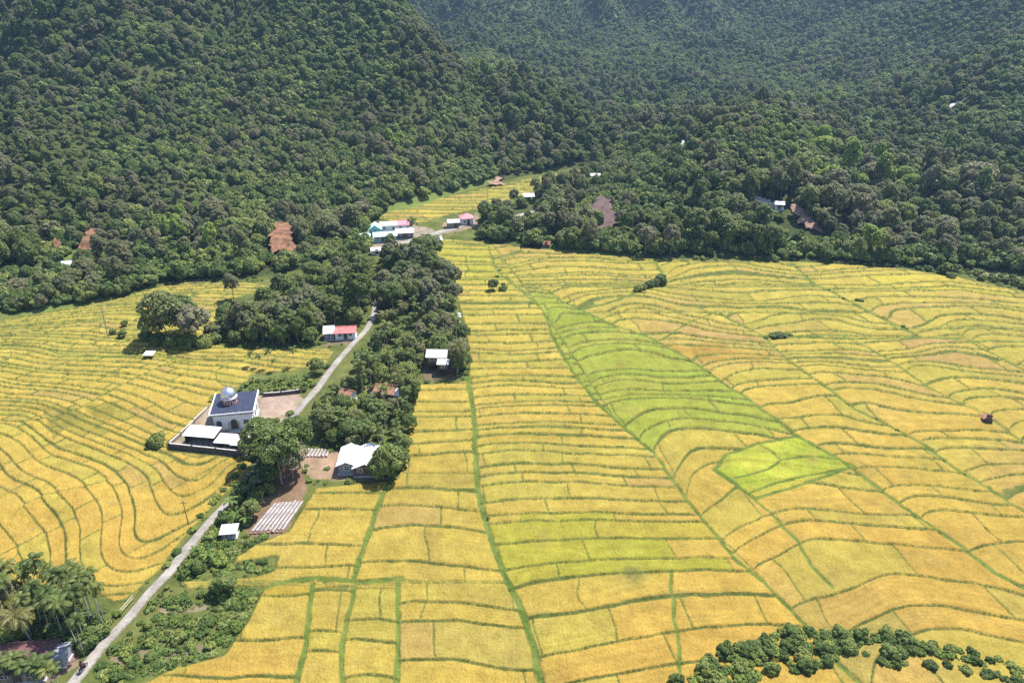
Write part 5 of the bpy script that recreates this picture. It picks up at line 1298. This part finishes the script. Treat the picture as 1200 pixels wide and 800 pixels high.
# the weed prototype is itself planted once
wr = empty('weed_clump', (*at_px(236, 668)[:2], at_px(236, 668)[2]), 0, 'low weed clump at the road edge below the garden shelter', 'weed')
for o in PROTO['weed']['parts']: o.parent = wr
gn_scatter('undergrowth', np.stack([wx, wy, wz], -1), ws_, RNG.random(len(wx)) * 6.28, wk_, [PROTO['weed']['parts'], PROTO['shrub']['parts'][:1], PROTO['weed']['parts']])
# low scrub between the forest trees
sx_ = RNG.uniform(-520, 520, 9000); sy_ = RNG.uniform(180, 620, 9000)
m_ = ~inpoly(sx_, sy_, VALG); su, sv = to_px(sx_, sy_, plane(sy_)); m_ &= (sv < 384) & (np.abs(sx_) < sy_ * .8 + 20)
for poly, fr_ in CLEAR: m_ &= ~inpoly(sx_, sy_, poly) | (RNG.random(len(sx_)) < .25)
for bx, by, w, d, f in BUILT: m_ &= ~((np.abs(sx_ - bx) < w + 1) & (np.abs(sy_ - by) < d + 1))
sx_, sy_ = sx_[m_], sy_[m_]
ax_ = RNG.uniform(-900, 900, 230000); ay_ = RNG.uniform(200, 1450, 230000)
m_ = ~inpoly(ax_, ay_, VALG) & (np.abs(ax_) < ay_ * .76 + 30) & (open_at(ax_, ay_) > .35)
for poly, fr_ in CLEAR: m_ &= ~inpoly(ax_, ay_, poly)
for bx, by, w, d, f in BUILT: m_ &= ~((np.abs(ax_ - bx) < w + 1) & (np.abs(ay_ - by) < d + 1))
NG = int(m_.sum()); NS0 = len(sx_)
sx_ = np.r_[sx_, ax_[m_]]; sy_ = np.r_[sy_, ay_[m_]]
nb = len(wx) * 0
for poly_px, dens in [([(60,362),(130,351),(190,332),(330,320),(430,295),(430,262),(300,285),(150,300),(0,330),(0,370)], .16), ([(425,268),(450,250),(600,206),(690,190),(690,180),(600,195),(440,235)], .2), ([(560,283),(700,297),(930,304),(1190,319),(1300,345),(1300,320),(1190,300),(930,290),(700,280),(570,262)], .16)]:
    poly = Gp(poly_px); xs = [p[0] for p in poly]; ys = [p[1] for p in poly]
    n = int(dens * (max(xs) - min(xs)) * (max(ys) - min(ys))); a = RNG.uniform(min(xs), max(xs), n); b = RNG.uniform(min(ys), max(ys), n)
    m_ = inpoly(a, b, poly) & (segdist(a, b, road2) > 4)
    for pl, fr_ in CLEAR: m_ &= ~inpoly(a, b, pl) | (RNG.random(n) < .12)
    for bx, by, w, d, f in BUILT: m_ &= ~((np.abs(a - bx) < w + .5) & (np.abs(b - by) < d + .5))
    sx_ = np.r_[sx_, a[m_]]; sy_ = np.r_[sy_, b[m_]]
gn_scatter('forest_scrub', np.stack([sx_, sy_, hill(sx_, sy_)], -1), (.8 + .9 * RNG.random(len(sx_))), RNG.random(len(sx_)) * 6.28, np.where((np.arange(len(sx_)) >= NS0) & (np.arange(len(sx_)) < NS0 + NG), 0, RNG.integers(0, 2, len(sx_))), [PROTO['shrub']['parts'], PROTO['bush']['parts']])
for k, p in PROTO.items():
    if not p['used']:
        for o in p['parts']: bpy.data.objects.remove(o)

# ------------------------------------------------------------------ air
HZ = 0.00014
hb = MB(); hb.box((0, 900, 230), (5200, 3600, 700))
m, nt, out = newmat('haze')
pv = N(nt, 'ShaderNodeVolumePrincipled'); pv.inputs['Color'].default_value = (.38, .64, 1, 1); pv.inputs['Density'].default_value = HZ; pv.inputs['Anisotropy'].default_value = .2
nt.links.new(pv.outputs[0], out.inputs['Volume'])
hz_o = hb.build('haze', m); tag(hz_o, kind='stuff'); hz_o.display_type = 'WIRE'

# ------------------------------------------------------------------ light and camera
SUN_EL, SUN_AZ = R(62), R(46)          # azimuth measured from +Y (straight ahead), negative = to the left
w = bpy.data.worlds.new('World'); scene.world = w; w.use_nodes = True
wn = w.node_tree; bg = wn.nodes['Background']; sky = wn.nodes.new('ShaderNodeTexSky')
sky.sky_type = 'NISHITA'; sky.sun_disc = False; sky.sun_elevation = SUN_EL; sky.sun_rotation = SUN_AZ; sky.air_density = 1.; sky.dust_density = 1.
wn.links.new(sky.outputs[0], bg.inputs[0]); bg.inputs[1].default_value = .10
ld = bpy.data.lights.new('sun', 'SUN'); ld.energy = 4.8; ld.angle = R(.53); ld.color = (1, .955, .88)
lo_ = bpy.data.objects.new('sun', ld); link(lo_)
sd = Vector((math.sin(SUN_AZ) * math.cos(SUN_EL), math.cos(SUN_AZ) * math.cos(SUN_EL), math.sin(SUN_EL)))
lo_.rotation_euler = (-sd).to_track_quat('-Z', 'Y').to_euler(); lo_.location = sd * 400
cd = bpy.data.cameras.new('camera'); cd.sensor_width = 36; cd.sensor_fit = 'HORIZONTAL'; cd.lens = 36 * F / 1200; cd.clip_start = 1; cd.clip_end = 6000
co = bpy.data.objects.new('camera', cd); link(co); co.location = (0, 0, H); co.rotation_euler = (R(65), 0, 0); scene.camera = co
scene.view_settings.view_transform = 'Standard'; scene.view_settings.look = 'None'; scene.view_settings.exposure = 1.05; scene.view_settings.gamma = 1
scene.cycles.use_denoising = False; scene.cycles.max_bounces = 6; scene.cycles.volume_bounces = 0; scene.cycles.transmission_bounces = 3
